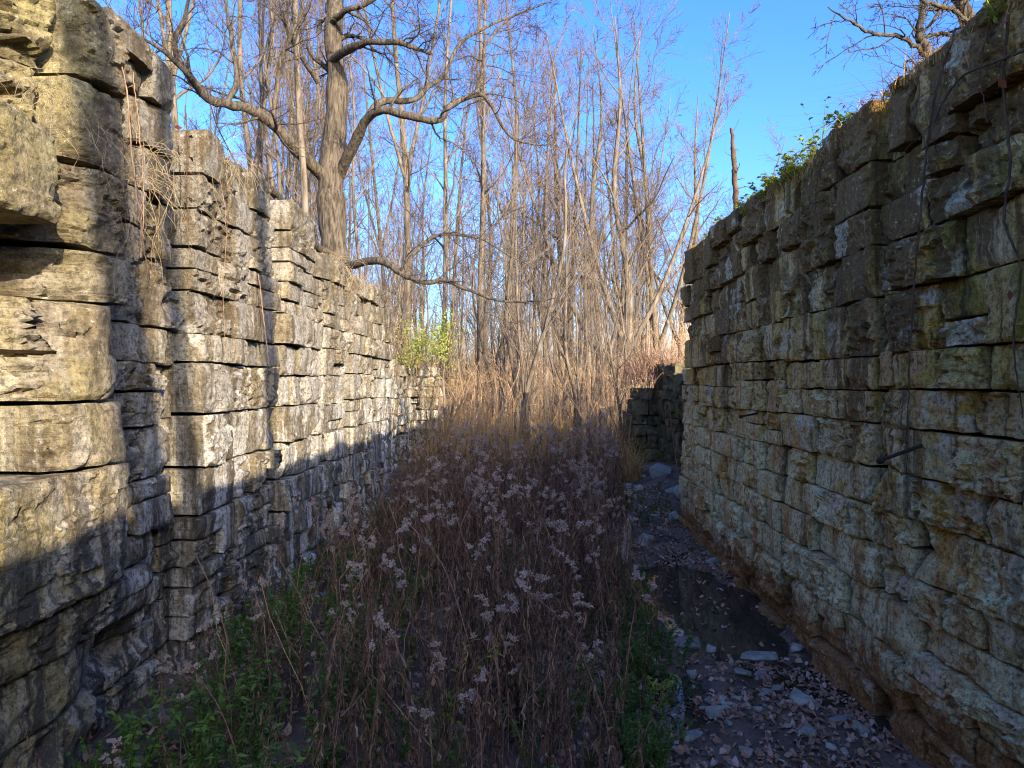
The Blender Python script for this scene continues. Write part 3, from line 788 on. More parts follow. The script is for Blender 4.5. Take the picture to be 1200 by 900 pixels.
tpl('sap3', 9.0, .06, 2, fork=.3, spread=.08, l1=(12, .2, 35, .24), l2=(5, 42, .5), l3=(4, 42, .5), twig=.004, up=.10)
tpl('thin', 15, .06, 1, l1=(14, .35, 34, .18), l2=(5, 45, .5), l3=(5, 45, .5), twig=.005, up=.12)

def place_tree(key, name, label, px, Y, s=1.0, rot=None, lean=(0, 0), group=None):
    x = (px - VPX) / FPX * Y
    z = float(H(np.array([x]), np.array([Y]))[0])
    t = thing(name, label, 'tree', (x, Y, z - 0.02), group)
    t.rotation_euler = (R(lean[0]), R(lean[1]), tg.uniform(0, 6.28) if rot is None else rot)
    t.scale = (s, s, s)
    obj('trunk', TPL[key][0], t); obj('crown', TPL[key][1], t)
    return t

# trees one can tell apart
place_tree('fork1', 'forked_tree', 'thick multi-stemmed bare tree just left of the right wall end', 737, 25, 1.0, 0.4)
place_tree('fork3', 'leaning_tree', 'bare tree leaning right beside the thick multi-stemmed tree', 752, 26, 0.95, 2.0, (0, 13))
place_tree('fork2', 'forked_tree', 'slender bare tree with high V fork right of the path', 700, 27, 1.0, 1.1)
place_tree('fork3', 'leaning_tree', 'curved bare trunk leaning left behind the dry weeds', 682, 26, 1.0, 4.0, (0, -7))
place_tree('fork2', 'forked_tree', 'wide forked bare tree whose twigs reach over the right wall end', 772, 29, 1.08, 3.3, (0, 5))
place_tree('fork1', 'forked_tree', 'tall forked bare tree behind the curved leaning trunk', 662, 30, 1.12, 5.2)
place_tree('fork3', 'forked_tree', 'slim forked tree between the two thick trunks right of centre', 722, 31, 1.15, 0.2)
place_tree('fork1', 'forked_tree', 'bare tree with spreading top farther behind the right wall', 800, 34, 1.05, 2.6)
place_tree('fork3', 'forked_tree', 'thin forked tree nearest the middle of the open sky', 640, 27, 1.05, 1.7)
place_tree('tall2', 'straight_tree', 'straight pale bare trunk in the middle of the picture', 603, 24, 0.95, 0.0)
place_tree('tall1', 'straight_tree', 'tall straight bare tree with dark twin trunk left of centre', 564, 23, 1.0, 2.2)
place_tree('tall3', 'tall_tree', 'tall bare tree with clustered stems behind the green bush', 470, 23, 1.0, 0.9)
place_tree('thin', 'slender_tree', 'slender pale tree standing close beside the large spreading tree', 368, 12.4, 1.0, 0.3)
place_tree('thin', 'slender_tree', 'thin crooked tree left of the large spreading tree', 306, 14.5, 0.95, 1.3, (0, -4))
place_tree('tall3', 'tall_tree', 'pale forked tree above the left wall groove', 205, 15, 0.8, 2.3, (0, 8))
place_tree('tall2', 'straight_tree', 'straight tree behind the low right limb of large tree', 512, 22, 1.0, 1.9)
# trees of the right bank
def limb_tree(name, label, stems_px, lv):
    st_ = [limb(p, r, 24) for p, r in stems_px]
    tr, cr = Bag(), Bag(); Pl, Rl = [], []
    for k, (P, Rr) in enumerate(st_):
        (tr if k == 0 else cr).add(*tubes(P, Rr, 8))
        a, b = grow(P, Rr, lv, .25, 50, .9, 7, .22, .03, hg, .5, .004, lens=.7); Pl.append(a); Rl.append(b)
    a = np.concatenate(Pl); b = np.concatenate(Rl); cr.add(*tubes(a, b, 4))
    a, b = grow(a, b, 5, .2, 48, .5, 5, .22, .0, hg, .6, .003); cr.add(*tubes(a, b, 3))
    a, b = grow(a, b, 3, .2, 48, .5, 4, .22, .0, hg, .6, .0025); cr.add(*tubes(a, b, 3))
    t = thing(name, label, 'tree', st_[0][0][0, 0]); bpy.context.view_layer.update()
    for nm, bq in (('trunk', tr), ('crown', cr)):
        o = obj(nm, bq.mesh(nm, M['bark']), t); o.matrix_parent_inverse = t.matrix_world.inverted()
YB = 6.0
limb_tree('bank_tree', 'small crooked bare tree reaching left over the right wall', [
    ([(1092, 235, YB), (1090, 140, YB), (1081, 72, YB), (1070, 48, YB), (1073, 20, YB), (1078, -40, YB)], [.055, .045, .036, .032, .028, .012]),
    ([(1082, 76, YB), (1062, 55, YB - .1), (1040, 47, YB - .2), (1015, 44, YB - .3), (995, 32, YB - .4), (966, 13, YB - .5)], [.022, .018, .016, .013, .010, .004]),
    ([(1080, 70, YB), (1060, 90, YB - .2), (1055, 78, YB - .3), (1075, 80, YB - .4)], [.011, .009, .007, .004]),
    ([(1072, 50, YB), (1090, 46, YB + .1), (1104, 48, YB + .2), (1120, 60, YB + .3)], [.016, .014, .012, .005])], 8)
limb_tree('bank_tree', 'thick leaning bare trunk at top right above the wall', [
    ([(1146, 235, YB), (1142, 130, YB), (1130, 44, YB), (1119, 12, YB), (1110, -10, YB), (1095, -70, YB)], [.09, .08, .064, .056, .05, .03]),
    ([(1127, 36, YB), (1108, 18, YB - .2), (1085, 12, YB - .3), (1050, -5, YB - .4)], [.023, .018, .015, .006])], 9)
limb_tree('bank_tree', 'bare tree trunk at the very top right corner', [
    ([(1170, 240, YB), (1164, 120, YB), (1156, 12, YB), (1152, -20, YB), (1140, -80, YB)], [.07, .06, .05, .045, .03])], 8)
def behind(x, wy, wx, w, label):
    lat = x - wx; y = wy - lat * math.tan(R(SUN_PHI))
    t = place_tree('thin', 'bank_tree', label, 620, 1.0, 1.0, 0.7)
    t.location = (x, y, float(H(np.array([x]), np.array([y]))[0]) - .1); t.scale = (w / .12, w / .12, 1.0)
behind(4.3, 5.10, -2.45, .29, 'thick bare trunk on the right bank behind the viewer')
behind(3.8, 5.20, -2.40, .14, 'thin bare trunk nearest the wall behind the viewer')
behind(4.0, 6.92, -2.37, .18, 'middling bare trunk on the right bank behind the viewer')
# the wood behind
fg = np.random.default_rng(77)
n_w = 0
for k in range(105):
    Y = fg.uniform(26, 62)
    px = fg.uniform(60, 830) if k % 8 else fg.uniform(640, 860)
    x = (px - VPX) / FPX * Y
    key = ['tall1', 'tall2', 'tall3', 'thin', 'thin', 'thin'][int(fg.integers(0, 6))]
    s = fg.uniform(0.75, 1.1)
    if px > 640: s *= 0.62 + 0.2 * (Y - 27) / 35
    place_tree(key, 'bare_tree', 'slender bare tree in the wood behind', px, Y, s, None, (fg.normal(0, 1.5), fg.normal(0, 2)), 'slender bare trees in the wood behind')
for k in range(75):
    Y = fg.uniform(62, 115); px = fg.uniform(400, 830)
    key = ['tall1', 'tall2', 'tall3', 'thin'][int(fg.integers(0, 4))]
    place_tree(key, 'far_tree', 'small far bare tree at the back of the wood', px, Y, fg.uniform(0.7, 1.0) * (1 if px < 640 else .8), None, (fg.normal(0, 1.5), fg.normal(0, 2)), 'far bare trees at the back of the wood')
for k in range(44):
    Y = fg.uniform(15.5, 27)
    px = fg.uniform(430, 735)
    key = ['sap1', 'sap2', 'sap3'][int(fg.integers(0, 3))]
    place_tree(key, 'sapling', 'thin bare sapling in the sunlit thicket', px, Y, fg.uniform(0.55, 1.05), None, (fg.normal(0, 4), fg.normal(0, 4)), 'saplings in the sunlit thicket')
for k in range(16):
    Y = fg.uniform(14, 24)
    px = fg.uniform(130, 430)
    key = ['thin', 'tall2', 'sap3', 'thin'][int(fg.integers(0, 4))]
    place_tree(key, 'bank_sapling', 'slim bare tree on the left bank behind the wall', px, Y, fg.uniform(0.7, 1.0), None, (fg.normal(0, 3), fg.normal(0, 4)), 'slim bare trees on the left bank')

# snapped dead trunk on the right bank
P, Rr = limb([(866, 400, 12.0), (864, 310, 12.0), (860, 230, 12.0), (858, 190, 12.0), (855, 152, 12.0)], [.06, .055, .045, .038, .02], 36)
fb = Bag(); fb.add(*tubes(P, Rr * (1 + .25 * hg.random(Rr.shape)), 8)); a, b = grow(P, Rr, 14, .1, 75, .12, 5, .25, .05, hg, .35, .005); fb.add(*tubes(a, b, 4))
tag(obj('dead_snag', fb.mesh('dead_snag', M['vine'])), 'snapped dark dead trunk standing behind the right wall top', 'tree')

# ------------------------------------------------------------------ brush and dry grass in the sunlit clearing (uncountable)
bgn = np.random.default_rng(91)
def scatter_z(x, y): return H(x, y)
NB = 3000
by = 15.5 + 75 * bgn.random(NB) ** 1.7
bxp = bgn.uniform(380, 860, NB)
bx = (bxp - VPX) / FPX * by
bz = scatter_z(bx, by)
keep = ~((np.abs(bx) > 2.2) & (np.abs(bx) < 3.5) & (by < 21)) & ~((np.abs(bx - 0.6) < 0.8) & (by < 30) & (bgn.random(NB) < 0.5))
bx, by, bz = bx[keep], by[keep], bz[keep]; NB = len(bx)
h = bgn.uniform(1.2, 4.6, NB) * np.interp(by, [15, 20, 45, 90], [0.42, 0.75, 1.4, 1.9])
base = np.stack([bx, by, bz - .05], -1)
lean = bgn.normal(0, .22, (NB, 2))
P = np.zeros((NB, 6, 3))
for s in range(6):
    f = s / 5
    P[:, s] = base + np.stack([lean[:, 0] * h * f ** 1.6, lean[:, 1] * h * f ** 1.6, h * f], -1) + bgn.normal(0, .012, (NB, 3)) * (s > 0)
Rr = np.linspace(1, .3, 6)[None] * (bgn.uniform(.005, .014, NB) * np.interp(by, [15, 40, 90], [1, 1.3, 2.2]))[:, None]
P[:, 1:-1] += np.cumsum(bgn.normal(0, .035, (NB, 4, 3)), 1) * np.array([1, 1, .3])
bb = Bag(); bb.add(*tubes(P, Rr, 3))
a, b = grow(P, Rr, 7, .15, 52, .34, 5, .28, .03, bgn, .6, .0035); bb.add(*tubes(a, b, 3))
a, b = grow(a, b, 4, .2, 50, .55, 4, .3, .0, bgn, .7, .003); bb.add(*tubes(a, b, 3))
tag(obj('brush_thicket', bb.mesh('brush_thicket', M['brush'])), 'sunlit tan thicket of dry brush beyond the lock', 'brush', kind='stuff')

def blades(base, h, w, lean, rg, nseg=3, droop=0.5):
    """flat curved blades: base (n,3), h (n), w (n)"""
    n = len(base); az = rg.uniform(0, 2 * np.pi, n)
    d = np.stack([np.cos(az), np.sin(az), 0 * az], -1); sd = np.stack([-np.sin(az), np.cos(az), 0 * az], -1)
    V = np.zeros((n, nseg + 1, 2, 3))
    for s in range(nseg + 1):
        f = s / nseg
        c = base + d * (lean * h * f ** (1 + droop))[:, None] + np.array([0, 0, 1.0]) * (h * (f - 0.25 * lean * f * f))[:, None]
        ww = w * (1 - f * 0.85)
        V[:, s, 0] = c - sd * ww[:, None] / 2; V[:, s, 1] = c + sd * ww[:, None] / 2
    i = np.arange(nseg)
    q = np.stack([i * 2, i * 2 + 1, i * 2 + 3, i * 2 + 2], -1)
    Q = (q[None] + (np.arange(n) * (nseg + 1) * 2)[:, None, None]).reshape(-1, 4)
    return V.reshape(-1, 3), Q

ng = 20000
gy_ = 13.8 + 20 * bgn.random(ng) ** 2.2
gx_ = (bgn.uniform(400, 830, ng) - VPX) / FPX * gy_
k_ = ~((np.abs(gx_) > 2.2) & (np.abs(gx_) < 3.4) & (gy_ < 21))
gx_, gy_ = gx_[k_], gy_[k_]; n_ = len(gx_)
b_ = Bag(); b_.add(*blades(np.stack([gx_, gy_, scatter_z(gx_, gy_) - .02], -1), bgn.uniform(.4, 1.0, n_) * np.interp(gy_, [14, 15.5, 21, 26], [.9, 1.4, 1.5, 1.1]), bgn.uniform(.006, .018, n_), bgn.uniform(.1, 1.3, n_), bgn, 4, .9))
tag(obj('dry_grass', b_.mesh('dry_grass', M['dry_grass'])), 'straw coloured dry grass on the sunlit floor beyond the weeds', 'grass', kind='stuff')

# ------------------------------------------------------------------ dead goldenrod weeds
wg = np.random.default_rng(55)
ICO = None
def ico():
    t = (1 + 5 ** .5) / 2
    v = unit(np.array([[-1, t, 0], [1, t, 0], [-1, -t, 0], [1, -t, 0], [0, -1, t], [0, 1, t], [0, -1, -t], [0, 1, -t], [t, 0, -1], [t, 0, 1], [-t, 0, -1], [-t, 0, 1]], float))
    f = np.array([[0, 11, 5], [0, 5, 1], [0, 1, 7], [0, 7, 10], [0, 10, 11], [1, 5, 9], [5, 11, 4], [11, 10, 2], [10, 7, 6], [7, 1, 8], [3, 9, 4], [3, 4, 2], [3, 2, 6], [3, 6, 8], [3, 8, 9], [4, 9, 5], [2, 4, 11], [6, 2, 10], [8, 6, 7], [9, 8, 1]])
    return v, f
IV, IF = ico()

def dead_leaves(P, n, L, W, rg, t0=.1, t1=.95):
    """withered narrow leaves hanging from a stem polyline P (m,3)"""
    m = len(P); t = rg.uniform(t0, t1, n); f = t * (m - 1); i = np.clip(f.astype(int), 0, m - 2); fr = (f - i)[:, None]
    b = P[i] * (1 - fr) + P[i + 1] * fr
    az = rg.uniform(0, 6.283, n); l = L * rg.uniform(.5, 1.2, n); w = W * rg.uniform(.5, 1.2, n)
    d = np.stack([np.cos(az), np.sin(az), 0 * az], -1); sd = np.stack([-np.sin(az), np.cos(az), rg.normal(0, .6, n)], -1)
    V = np.zeros((n, 4, 2, 3))
    up = rg.uniform(-.1, .5, n)
    for s in range(4):
        q = s / 3
        c = b + d * (l * .6 * q)[:, None] + np.array([0, 0, 1.0]) * (l * (up * q - 1.1 * q * q))[:, None] + rg.normal(0, .006, (n, 3)) * (s > 0)
        ww = w * (.35 + .9 * math.sin(q * 2.6)) * .8
        V[:, s, 0] = c - sd * ww[:, None] / 2; V[:, s, 1] = c + sd * ww[:, None] / 2
    q_ = np.array([[0, 1, 3, 2], [2, 3, 5, 4], [4, 5, 7, 6]])
    Q = (q_[None] + (np.arange(n) * 8)[:, None, None]).reshape(-1, 4)
    return V.reshape(-1, 3), Q

def seed_head(tip, rg, size):
    """plume of small fluffy tufts on arching branchlets"""
    b = Bag(); nb = int(rg.integers(6, 10))
    ax = unit(np.array([rg.normal(0, .5), rg.normal(0, .5), 1.0]))
    for k in range(nb):
        az = rg.uniform(0, 6.283); h0 = -size * 1.3 * rg.random()
        d = np.array([math.cos(az), math.sin(az), 0]); ln = size * rg.uniform(.45, 1.0) * (0.5 + 0.5 * (1 + h0 / (1.3 * size)) ** .5)
        nt = int(rg.integers(4, 7))
        for s in range(nt):
            f = (s + .6) / nt
            c = tip + ax * (h0 + size * .7) + d * ln * f + np.array([0, 0, ln * (.55 * f - .75 * f * f)]) + rg.normal(0, .006, 3)
            r = size * rg.uniform(.10, .19)
            v = IV * r * (1 + .38 * rg.normal(size=(12, 1))) * np.array([1, 1, .8])
            b.add(c + v, None, IF)
            hv = c + unit(rg.normal(size=(10, 3))) * r * 1.7
            # bristly hairs
            sdv = rg.normal(size=(10, 3)) * r * .22
            Vh = np.stack([np.repeat(c[None], 10, 0) - sdv, np.repeat(c[None], 10, 0) + sdv, hv], 1).reshape(-1, 3)
            b.add(Vh, None, np.arange(30).reshape(-1, 3))
    return b

WT = []
for k in range(10):
    h = wg.uniform(.95, 1.35)
    ln = wg.normal(0, .10, 2)
    pts = [(0, 0, -.05), (ln[0] * .2, ln[1] * .2, h * .4), (ln[0] * .8, ln[1] * .8, h * .8), (ln[0] * 1.6, ln[1] * 1.6, h)]
    P, Rr = stem(pts, [.0055, .0045, .0025], 10, wg, .004)
    sb = Bag(); sb.add(*tubes(P, Rr, 4))
    a, b = grow(P, Rr, 4, .6, 32, .22, 5, .12, .03, wg, .6, .0014); sb.add(*tubes(a, b, 3))
    lb = Bag(); lb.add(*dead_leaves(P[0], 46, .062, .011, wg))
    hd = Bag()
    for tip in [P[0, -1]] + [a[q, -1] for q in range(len(a))]:
        q = seed_head(tip, wg, wg.uniform(.026, .054)); V, F = q.arrays(); hd.add(V, None, F[0])
    WT.append((sb, lb, hd, sb.mesh('stem', M['weed_stem']), lb.mesh('leaves', M['weed_leaf'], False), hd.mesh('seed_head', M['fluff'], False)))

def weed_ok(x, y):
    lim = np.interp(y, [2, 4, 5, 7, 9, 11, 14], [.35, .55, .72, .95, 1.15, 1.35, 1.7])
    lft = np.interp(y, [2, 4, 6, 8, 12, 15], [-2.2, -2.25, -2.2, -2.15, -2.1, -2.1])
    return (x < lim + .16 * fbm(np.stack([x * 3, y * 3, 0 * x], -1), 3, 91) + .10 * (np.abs(np.sin(x * 991 + y * 773)) - .5)) & (x > lft)

nplaced = 0
while nplaced < 190:
    y = 2.6 + 10.6 * wg.random() ** .8
    x = wg.uniform(-2.05, 1.7)
    if not weed_ok(np.array([x]), np.array([y]))[0]: continue
    s = wg.uniform(.7, 1.1) * float(np.interp(x, [-2.1, -1.0], [.7, 1.0])) * float(np.interp(y, [2.4, 5], [.7, 1.0]))
    z = float(H(np.array([x]), np.array([y]))[0])
    st, lf, hd = WT[int(wg.integers(0, 10))][3:]
    t = thing('dead_goldenrod', 'dead brown goldenrod stalk with grey fluffy seed head in the weed bed', 'weed', (x, y, z), 'dead goldenrod stalks in the weed bed', wg.uniform(0, 6.28))
    t.scale = (s, s, s)
    t.rotation_euler = (wg.normal(0, .07), wg.normal(0, .07), wg.uniform(0, 6.28))
    obj('stem', st, t); obj('leaves', lf, t); obj('seed_head', hd, t)
    nplaced += 1

# the mass of stalks between them
def merge(bags, xs, ys, zs, sc, rg, tiltk=.08):
    out = Bag()
    for x, y, z, s in zip(xs, ys, zs, sc):
        bagq = bags[int(rg.integers(0, len(bags)))]
        a = rg.uniform(0, 6.283); ca, sa = math.cos(a), math.sin(a)
        tx, ty = rg.normal(0, tiltk, 2)
        M3 = np.array([[ca, -sa, tx], [sa, ca, ty], [0, 0, 1]]) * s
        V, F = bagq
        Q = [f for f in F if f.shape[1] == 4]; T = [f for f in F if f.shape[1] == 3]
        out.add(V @ M3.T + np.array([x, y, z]), Q[0] if Q else None, T[0] if T else None)
    return out
BT = []
for k in range(12):
    h = wg.uniform(.7, 1.25); ln = wg.normal(0, .12, 2)
    P, Rr = stem([(0, 0, -.05), (ln[0] * .3, ln[1] * .3, h * .5), (ln[0], ln[1], h)], [.005, .004, .0015], 7, wg, .006)
    q = Bag(); q.add(*tubes(P, Rr, 3)); q.add(*dead_leaves(P[0], 40, .060, .0105, wg, .05, 1.0)); BT.append(q.arrays())
nm_ = 3100
my = 2.4 + 11.2 * wg.random(nm_ * 3) ** .85; mx_ = wg.uniform(-2.3, 2.2, nm_ * 3)
k_ = weed_ok(mx_, my); mx_, my = mx_[k_][:nm_], my[k_][:nm_]
sc = wg.uniform(.6, 1.05, len(mx_)) * np.interp(mx_, [-2.1, -1.0], [.7, 1.0]) * np.interp(my, [2.4, 5], [.75, 1.0])
pn = fbm(np.stack([mx_ * 1.3, my * 1.3, 0 * mx_], -1), 3, 61)
sc = sc * np.interp(pn, [-.6, 0, .6], [.5, .9, 1.15]); k_ = wg.random(len(sc)) < np.interp(pn, [-.5, .1], [.35, 1]); mx_, my, sc = mx_[k_], my[k_], sc[k_]
mm = merge(BT, mx_, my, H(mx_, my), sc, wg, .13)
tag(obj('weed_mass', mm.mesh('weed_mass', M['weed_leaf'], False)), 'dense dark mass of withered stalks filling the lock floor', 'weeds', kind='stuff')

# ------------------------------------------------------------------ green plants on the floor
def leafy(h, n, L, W, rg, branches=3):
    b = Bag()
    for k in range(branches):
        a = rg.uniform(0, 6.28); l = rg.uniform(.1, .5) * h
        P, Rr = stem([(0, 0, -.02), (math.cos(a) * l * .4, math.sin(a) * l * .4, h * .55), (math.cos(a) * l, math.sin(a) * l, h * rg.uniform(.7, 1))], [.004, .003, .0015], 6, rg, .003)
        b.add(*tubes(P, Rr, 3))
        m = 6; t = rg.uniform(.1, 1, n); f = t * (m - 1); i = np.clip(f.astype(int), 0, m - 2); fr = (f - i)[:, None]
        c = P[0][i] * (1 - fr) + P[0][i + 1] * fr
        az = rg.uniform(0, 6.28, n); d = np.stack([np.cos(az), np.sin(az), rg.uniform(-.3, .7, n)], -1); d = unit(d)
        sd = unit(np.cross(d, rg.normal(size=(n, 3)) * .5 + np.array([0, 0, 1.0]))); nrm = np.cross(sd, d)
        l_ = (L * rg.uniform(.5, 1.2, n))[:, None]; w_ = (W * rg.uniform(.6, 1.2, n))[:, None]
        V = np.stack([c, c + d * l_ * .4 + sd * w_ / 2 + nrm * l_ * .06, c + d * l_ * .45 - nrm * l_ * .03, c + d * l_ * .4 - sd * w_ / 2 + nrm * l_ * .06, c + d * l_ - np.array([0, 0, .2]) * l_], 1).reshape(-1, 3)
        T = np.array([[0, 1, 2], [0, 2, 3], [2, 1, 4], [3, 2, 4]])
        b.add(V, None, (T[None] + (np.arange(n) * 5)[:, None, None]).reshape(-1, 3))
    return b
LG = [leafy(wg.uniform(.2, .42), 24, .042, .016, wg, 4).arrays() for k in range(8)]
def green_patch(name, label, xs, ys, sc, mat):
    m_ = merge(LG, xs, ys, H(xs, ys), sc, wg, .15)
    tag(obj(name, m_.mesh(name, mat, False)), label, 'ground cover', kind='stuff')
n_ = 300
gx1 = wg.uniform(-2.3, -1.05, n_); gy1 = 2.6 + 8.5 * wg.random(n_) ** 1.4
green_patch('green_herbs', 'low dark green herbs along the foot of the left wall', gx1, gy1, wg.uniform(.5, 1.5, n_), M['green'])
n_ = 230
gy2 = wg.uniform(3.9, 8.5, n_); gx2 = np.interp(gy2, [2, 4, 5, 7, 9, 11], [.35, .55, .72, .95, 1.15, 1.35]) + wg.normal(.08, .13, n_)
green_patch('green_herbs', 'fresh green herbs on the edge between weeds and puddle', gx2, gy2, wg.uniform(.4, 1.0, n_), M['green'])
n_ = 40
gy3 = wg.uniform(10.5, 12.5, n_); gx3 = wg.uniform(1.3, 2.3, n_)
green_patch('green_herbs', 'small green leaves on the rubble at the far end of puddle', gx3, gy3, wg.uniform(.4, .9, n_), M['green'])
n_ = 90; gy4 = wg.uniform(2.8, 7.5, n_); gx4 = wg.uniform(-1.3, .8, n_); k_ = weed_ok(gx4, gy4) & (fbm(np.stack([gx4 * 1.5, gy4 * 1.5, 0 * gx4], -1), 2, 33) > -.1)
green_patch('green_herbs', 'green shoots growing between the dead stalks', gx4[k_], gy4[k_], wg.uniform(1.0, 1.6, int(k_.sum())), M['green'])
n_ = 150; sy = wg.uniform(3.4, 12.5, n_); sx = wg.uniform(-2.0, 1.3, n_); k_ = weed_ok(sx, sy); sx, sy = sx[k_], sy[k_]; n_ = len(sx)
P = np.zeros((n_, 6, 3)); hd_ = wg.uniform(.6, 1.15, n_); ln_ = wg.normal(0, .35, (n_, 2)); kk = wg.random(n_) < .35; z0_ = H(sx, sy)
for q in range(6):
    f = q / 5; zz = hd_ * np.where(kk, np.minimum(f, .55) - np.maximum(0, f - .55) * .7, f)
    P[:, q] = np.stack([sx + ln_[:, 0] * hd_ * f ** 1.5, sy + ln_[:, 1] * hd_ * f ** 1.5, z0_ + zz], -1)
P[:, 1:] += wg.normal(0, .025, (n_, 5, 3))
b_ = Bag(); b_.add(*tubes(P, np.full((n_, 6), .0024), 4)); a, b = grow(P, np.full((n_, 6), .0024), 4, .4, 40, .2, 4, .2, -.05, wg, .6, .001); b_.add(*tubes(a, b, 3))
tag(obj('bent_straws', b_.mesh('bent_straws', M['brush'])), 'pale bent and broken straws scattered through the weeds', 'straw', kind='stuff')
# single small plants
def plant_at(px, py, Y, h, mat, label, name='leafy_plant', nl=22, L=.06, W=.03, br=4, zoff=None, cat='plant'):
    p = at(px, py, Y)
    z = float(H(p[0:1], p[1:2])[0]) if zoff is None else zoff
    o = obj(name, leafy(h, nl, L, W, wg, br).mesh(name, mat, False), None, (p[0], Y, z))
    return tag(o, label, cat)
plant_at(768, 790, 5.0, .42, M['lime'], 'yellowing upright plant at the right edge of the weeds', L=.07, W=.022)
plant_at(798, 790, 5.6, .32, M['green'], 'small green plant standing in the puddle edge', L=.06, W=.02)
plant_at(300, 880, 4.4, .55, M['green'], 'pale green bushy plant at the bottom left among weeds', br=8, nl=18, L=.05, W=.02)
plant_at(522, 810, 4.2, .75, M['lime'], 'yellow leaved stalk among the dark weeds in front', br=2, nl=10, L=.09, W=.03)
plant_at(735, 605, 11.6, .35, M['green'], 'bright green clump at the foot of the gate recess', br=6, L=.09, W=.05)

# yellow-green bush on the left wing wall
bp = np.array([-2.95, 17.2, 2.3])
bush = thing('green_bush', 'yellow green leafy bush on top of the left wing wall', 'bush', bp)
kb = Bag(); P, Rr = stem([(0, 0, -.2), (.2, -.2, .5), (.6, -.4, 1.1)], [.03, .02, .01], 8, wg, .01); kb.add(*tubes(P, Rr, 5))
a, b = grow(P, Rr, 16, .1, 50, .85, 7, .2, .0, wg, .6, .004); kb.add(*tubes(a, b, 3))
a2, b2 = grow(a, b, 5, .2, 45, .6, 5, .2, -.02, wg, .6, .003); kb.add(*tubes(a2, b2, 3))
obj('branches', kb.mesh('branches', M['twig_dark']), bush)
pts = np.concatenate([a[:, 2:].reshape(-1, 3), a2[:, 1:].reshape(-1, 3)])
pts = pts[wg.random(len(pts)) < .75]; pts = np.repeat(pts, 6, 0) + wg.normal(0, .13, (len(pts) * 6, 3)) + np.array([.12, 0, -.05]); n_ = len(pts)
def leaf_cloud(pts, L, W, rg):
    n = len(pts); d = unit(rg.normal(size=(n, 3)) + np.array([0, 0, -.3])); sd = unit(np.cross(d, rg.normal(size=(n, 3))))
    l_ = (L * rg.uniform(.6, 1.3, n))[:, None]; w_ = (W * rg.uniform(.6, 1.2, n))[:, None]; nr = np.cross(d, sd)
    V = np.stack([pts, pts + d * l_ * .5 + sd * w_ * .5 + nr * w_ * .2, pts + d * l_, pts + d * l_ * .5 - sd * w_ * .5 + nr * w_ * .2], 1).reshape(-1, 3)
    return V, (np.array([[0, 1, 2, 3]])[None] + (np.arange(n) * 4)[:, None, None]).reshape(-1, 4)
lb = Bag(); lb.add(*leaf_cloud(pts, .08, .034, wg)); obj('leaves', lb.mesh('leaves', M['lime'], False), bush)

# vegetation mound over the right ruined recess
pm = np.array([wg.uniform(2.3, 3.6, 700), wg.uniform(15.2, 18.5, 700), np.zeros(700)]).T
pm[:, 2] = 2.35 + .5 * wg.random(700) - .25 * np.abs(pm[:, 0] - 2.95)
b_ = Bag(); b_.add(*blades(pm, wg.uniform(.2, .8, 700), wg.uniform(.01, .02, 700), wg.uniform(.3, 1.6, 700), wg, 4, .9))
tw = np.zeros((160, 5, 3)); s0 = pm[:160]; dr = wg.normal(0, .35, (160, 3))
for s in range(5): tw[:, s] = s0 + dr * (s / 4) + np.array([0, 0, .5]) * (s / 4 - 1.7 * (s / 4) ** 2) + wg.normal(0, .02, (160, 3))
b_.add(*tubes(tw, np.full((160, 5), .006), 3))
tag(obj('vine_tangle', b_.mesh('vine_tangle', M['weed_stem'])), 'tangle of dry vines and grass over the ruined right recess', 'vines', kind='stuff')

# ------------------------------------------------------------------ growth on the wall tops
n_ = 9000
y_ = wg.uniform(2.2, 11.1, n_); x_ = WR + wg.uniform(-.03, .8, n_) ** 1.0
z_ = 4.16 + 0.05 * np.sin(y_ * 1.7) - np.where(y_ > 10.7, .5, 0) - .04
b_ = Bag(); b_.add(*blades(np.stack([x_, y_, z_], -1), wg.uniform(.04, .26, n_), wg.uniform(.004, .010, n_), wg.uniform(.3, 2.6, n_), wg, 4, 1.2))
tag(obj('wall_top_grass', b_.mesh('wall_top_grass', M['dry_grass'])), 'thin grass fringe along the top of the right wall', 'grass', kind='stuff')
n_ = 420; y_ = wg.uniform(3.2, 10.6, n_) ; k_ = fbm(np.stack([y_ * 1.2, 0 * y_, 0 * y_], -1), 2, 5) > -.15; y_ = y_[k_]; x_ = WR + wg.uniform(-.02, .4, len(y_))
LT = [leafy(wg.uniform(.08, .2), 12, .045, .028, wg).arrays() for k in range(5)]
m_ = merge(LT, x_, y_, 4.13 + 0 * x_, wg.uniform(.7, 1.5, len(y_)), wg, .4)
tag(obj('wall_top_herbs', m_.mesh('wall_top_herbs', M['lime'], False)), 'patchy yellow green herbs along the right wall top', 'ground cover', kind='stuff')
# earth and roots cap over the right wall top
cy = np.concatenate([np.linspace(-14, 2, 30), np.linspace(2.05, 11.2, 330)]); cu = np.linspace(0, 1, 15)
CY, CU = np.meshgrid(cy, cu, indexing='ij')
cx = WR + .17 + 1.2 * CU ** 1.3; topz = 4.17 + .22 * sstep(2.0, .5, CY) + .05 * np.sin(CY * 1.7) - np.where(CY > 10.7, .5, 0)
cz = topz - .15 + .22 * np.sqrt(np.clip(CU * 3, 0, 1)) + .10 * fbm(np.stack([cx, CY, 0 * cx], -1) * 4.0, 5, 301)
cx = cx + .06 * fbm(np.stack([CY * 3.0, CU * 3, 0 * CY], -1), 5, 302)
i, j = np.meshgrid(np.arange(359), np.arange(14), indexing='ij')
M['turf'] = simple_mat('dark_root_turf', (0.030, 0.022, 0.012), (0.085, 0.070, 0.025), 9.0, 0.95, 0.1, 0.9, 50)
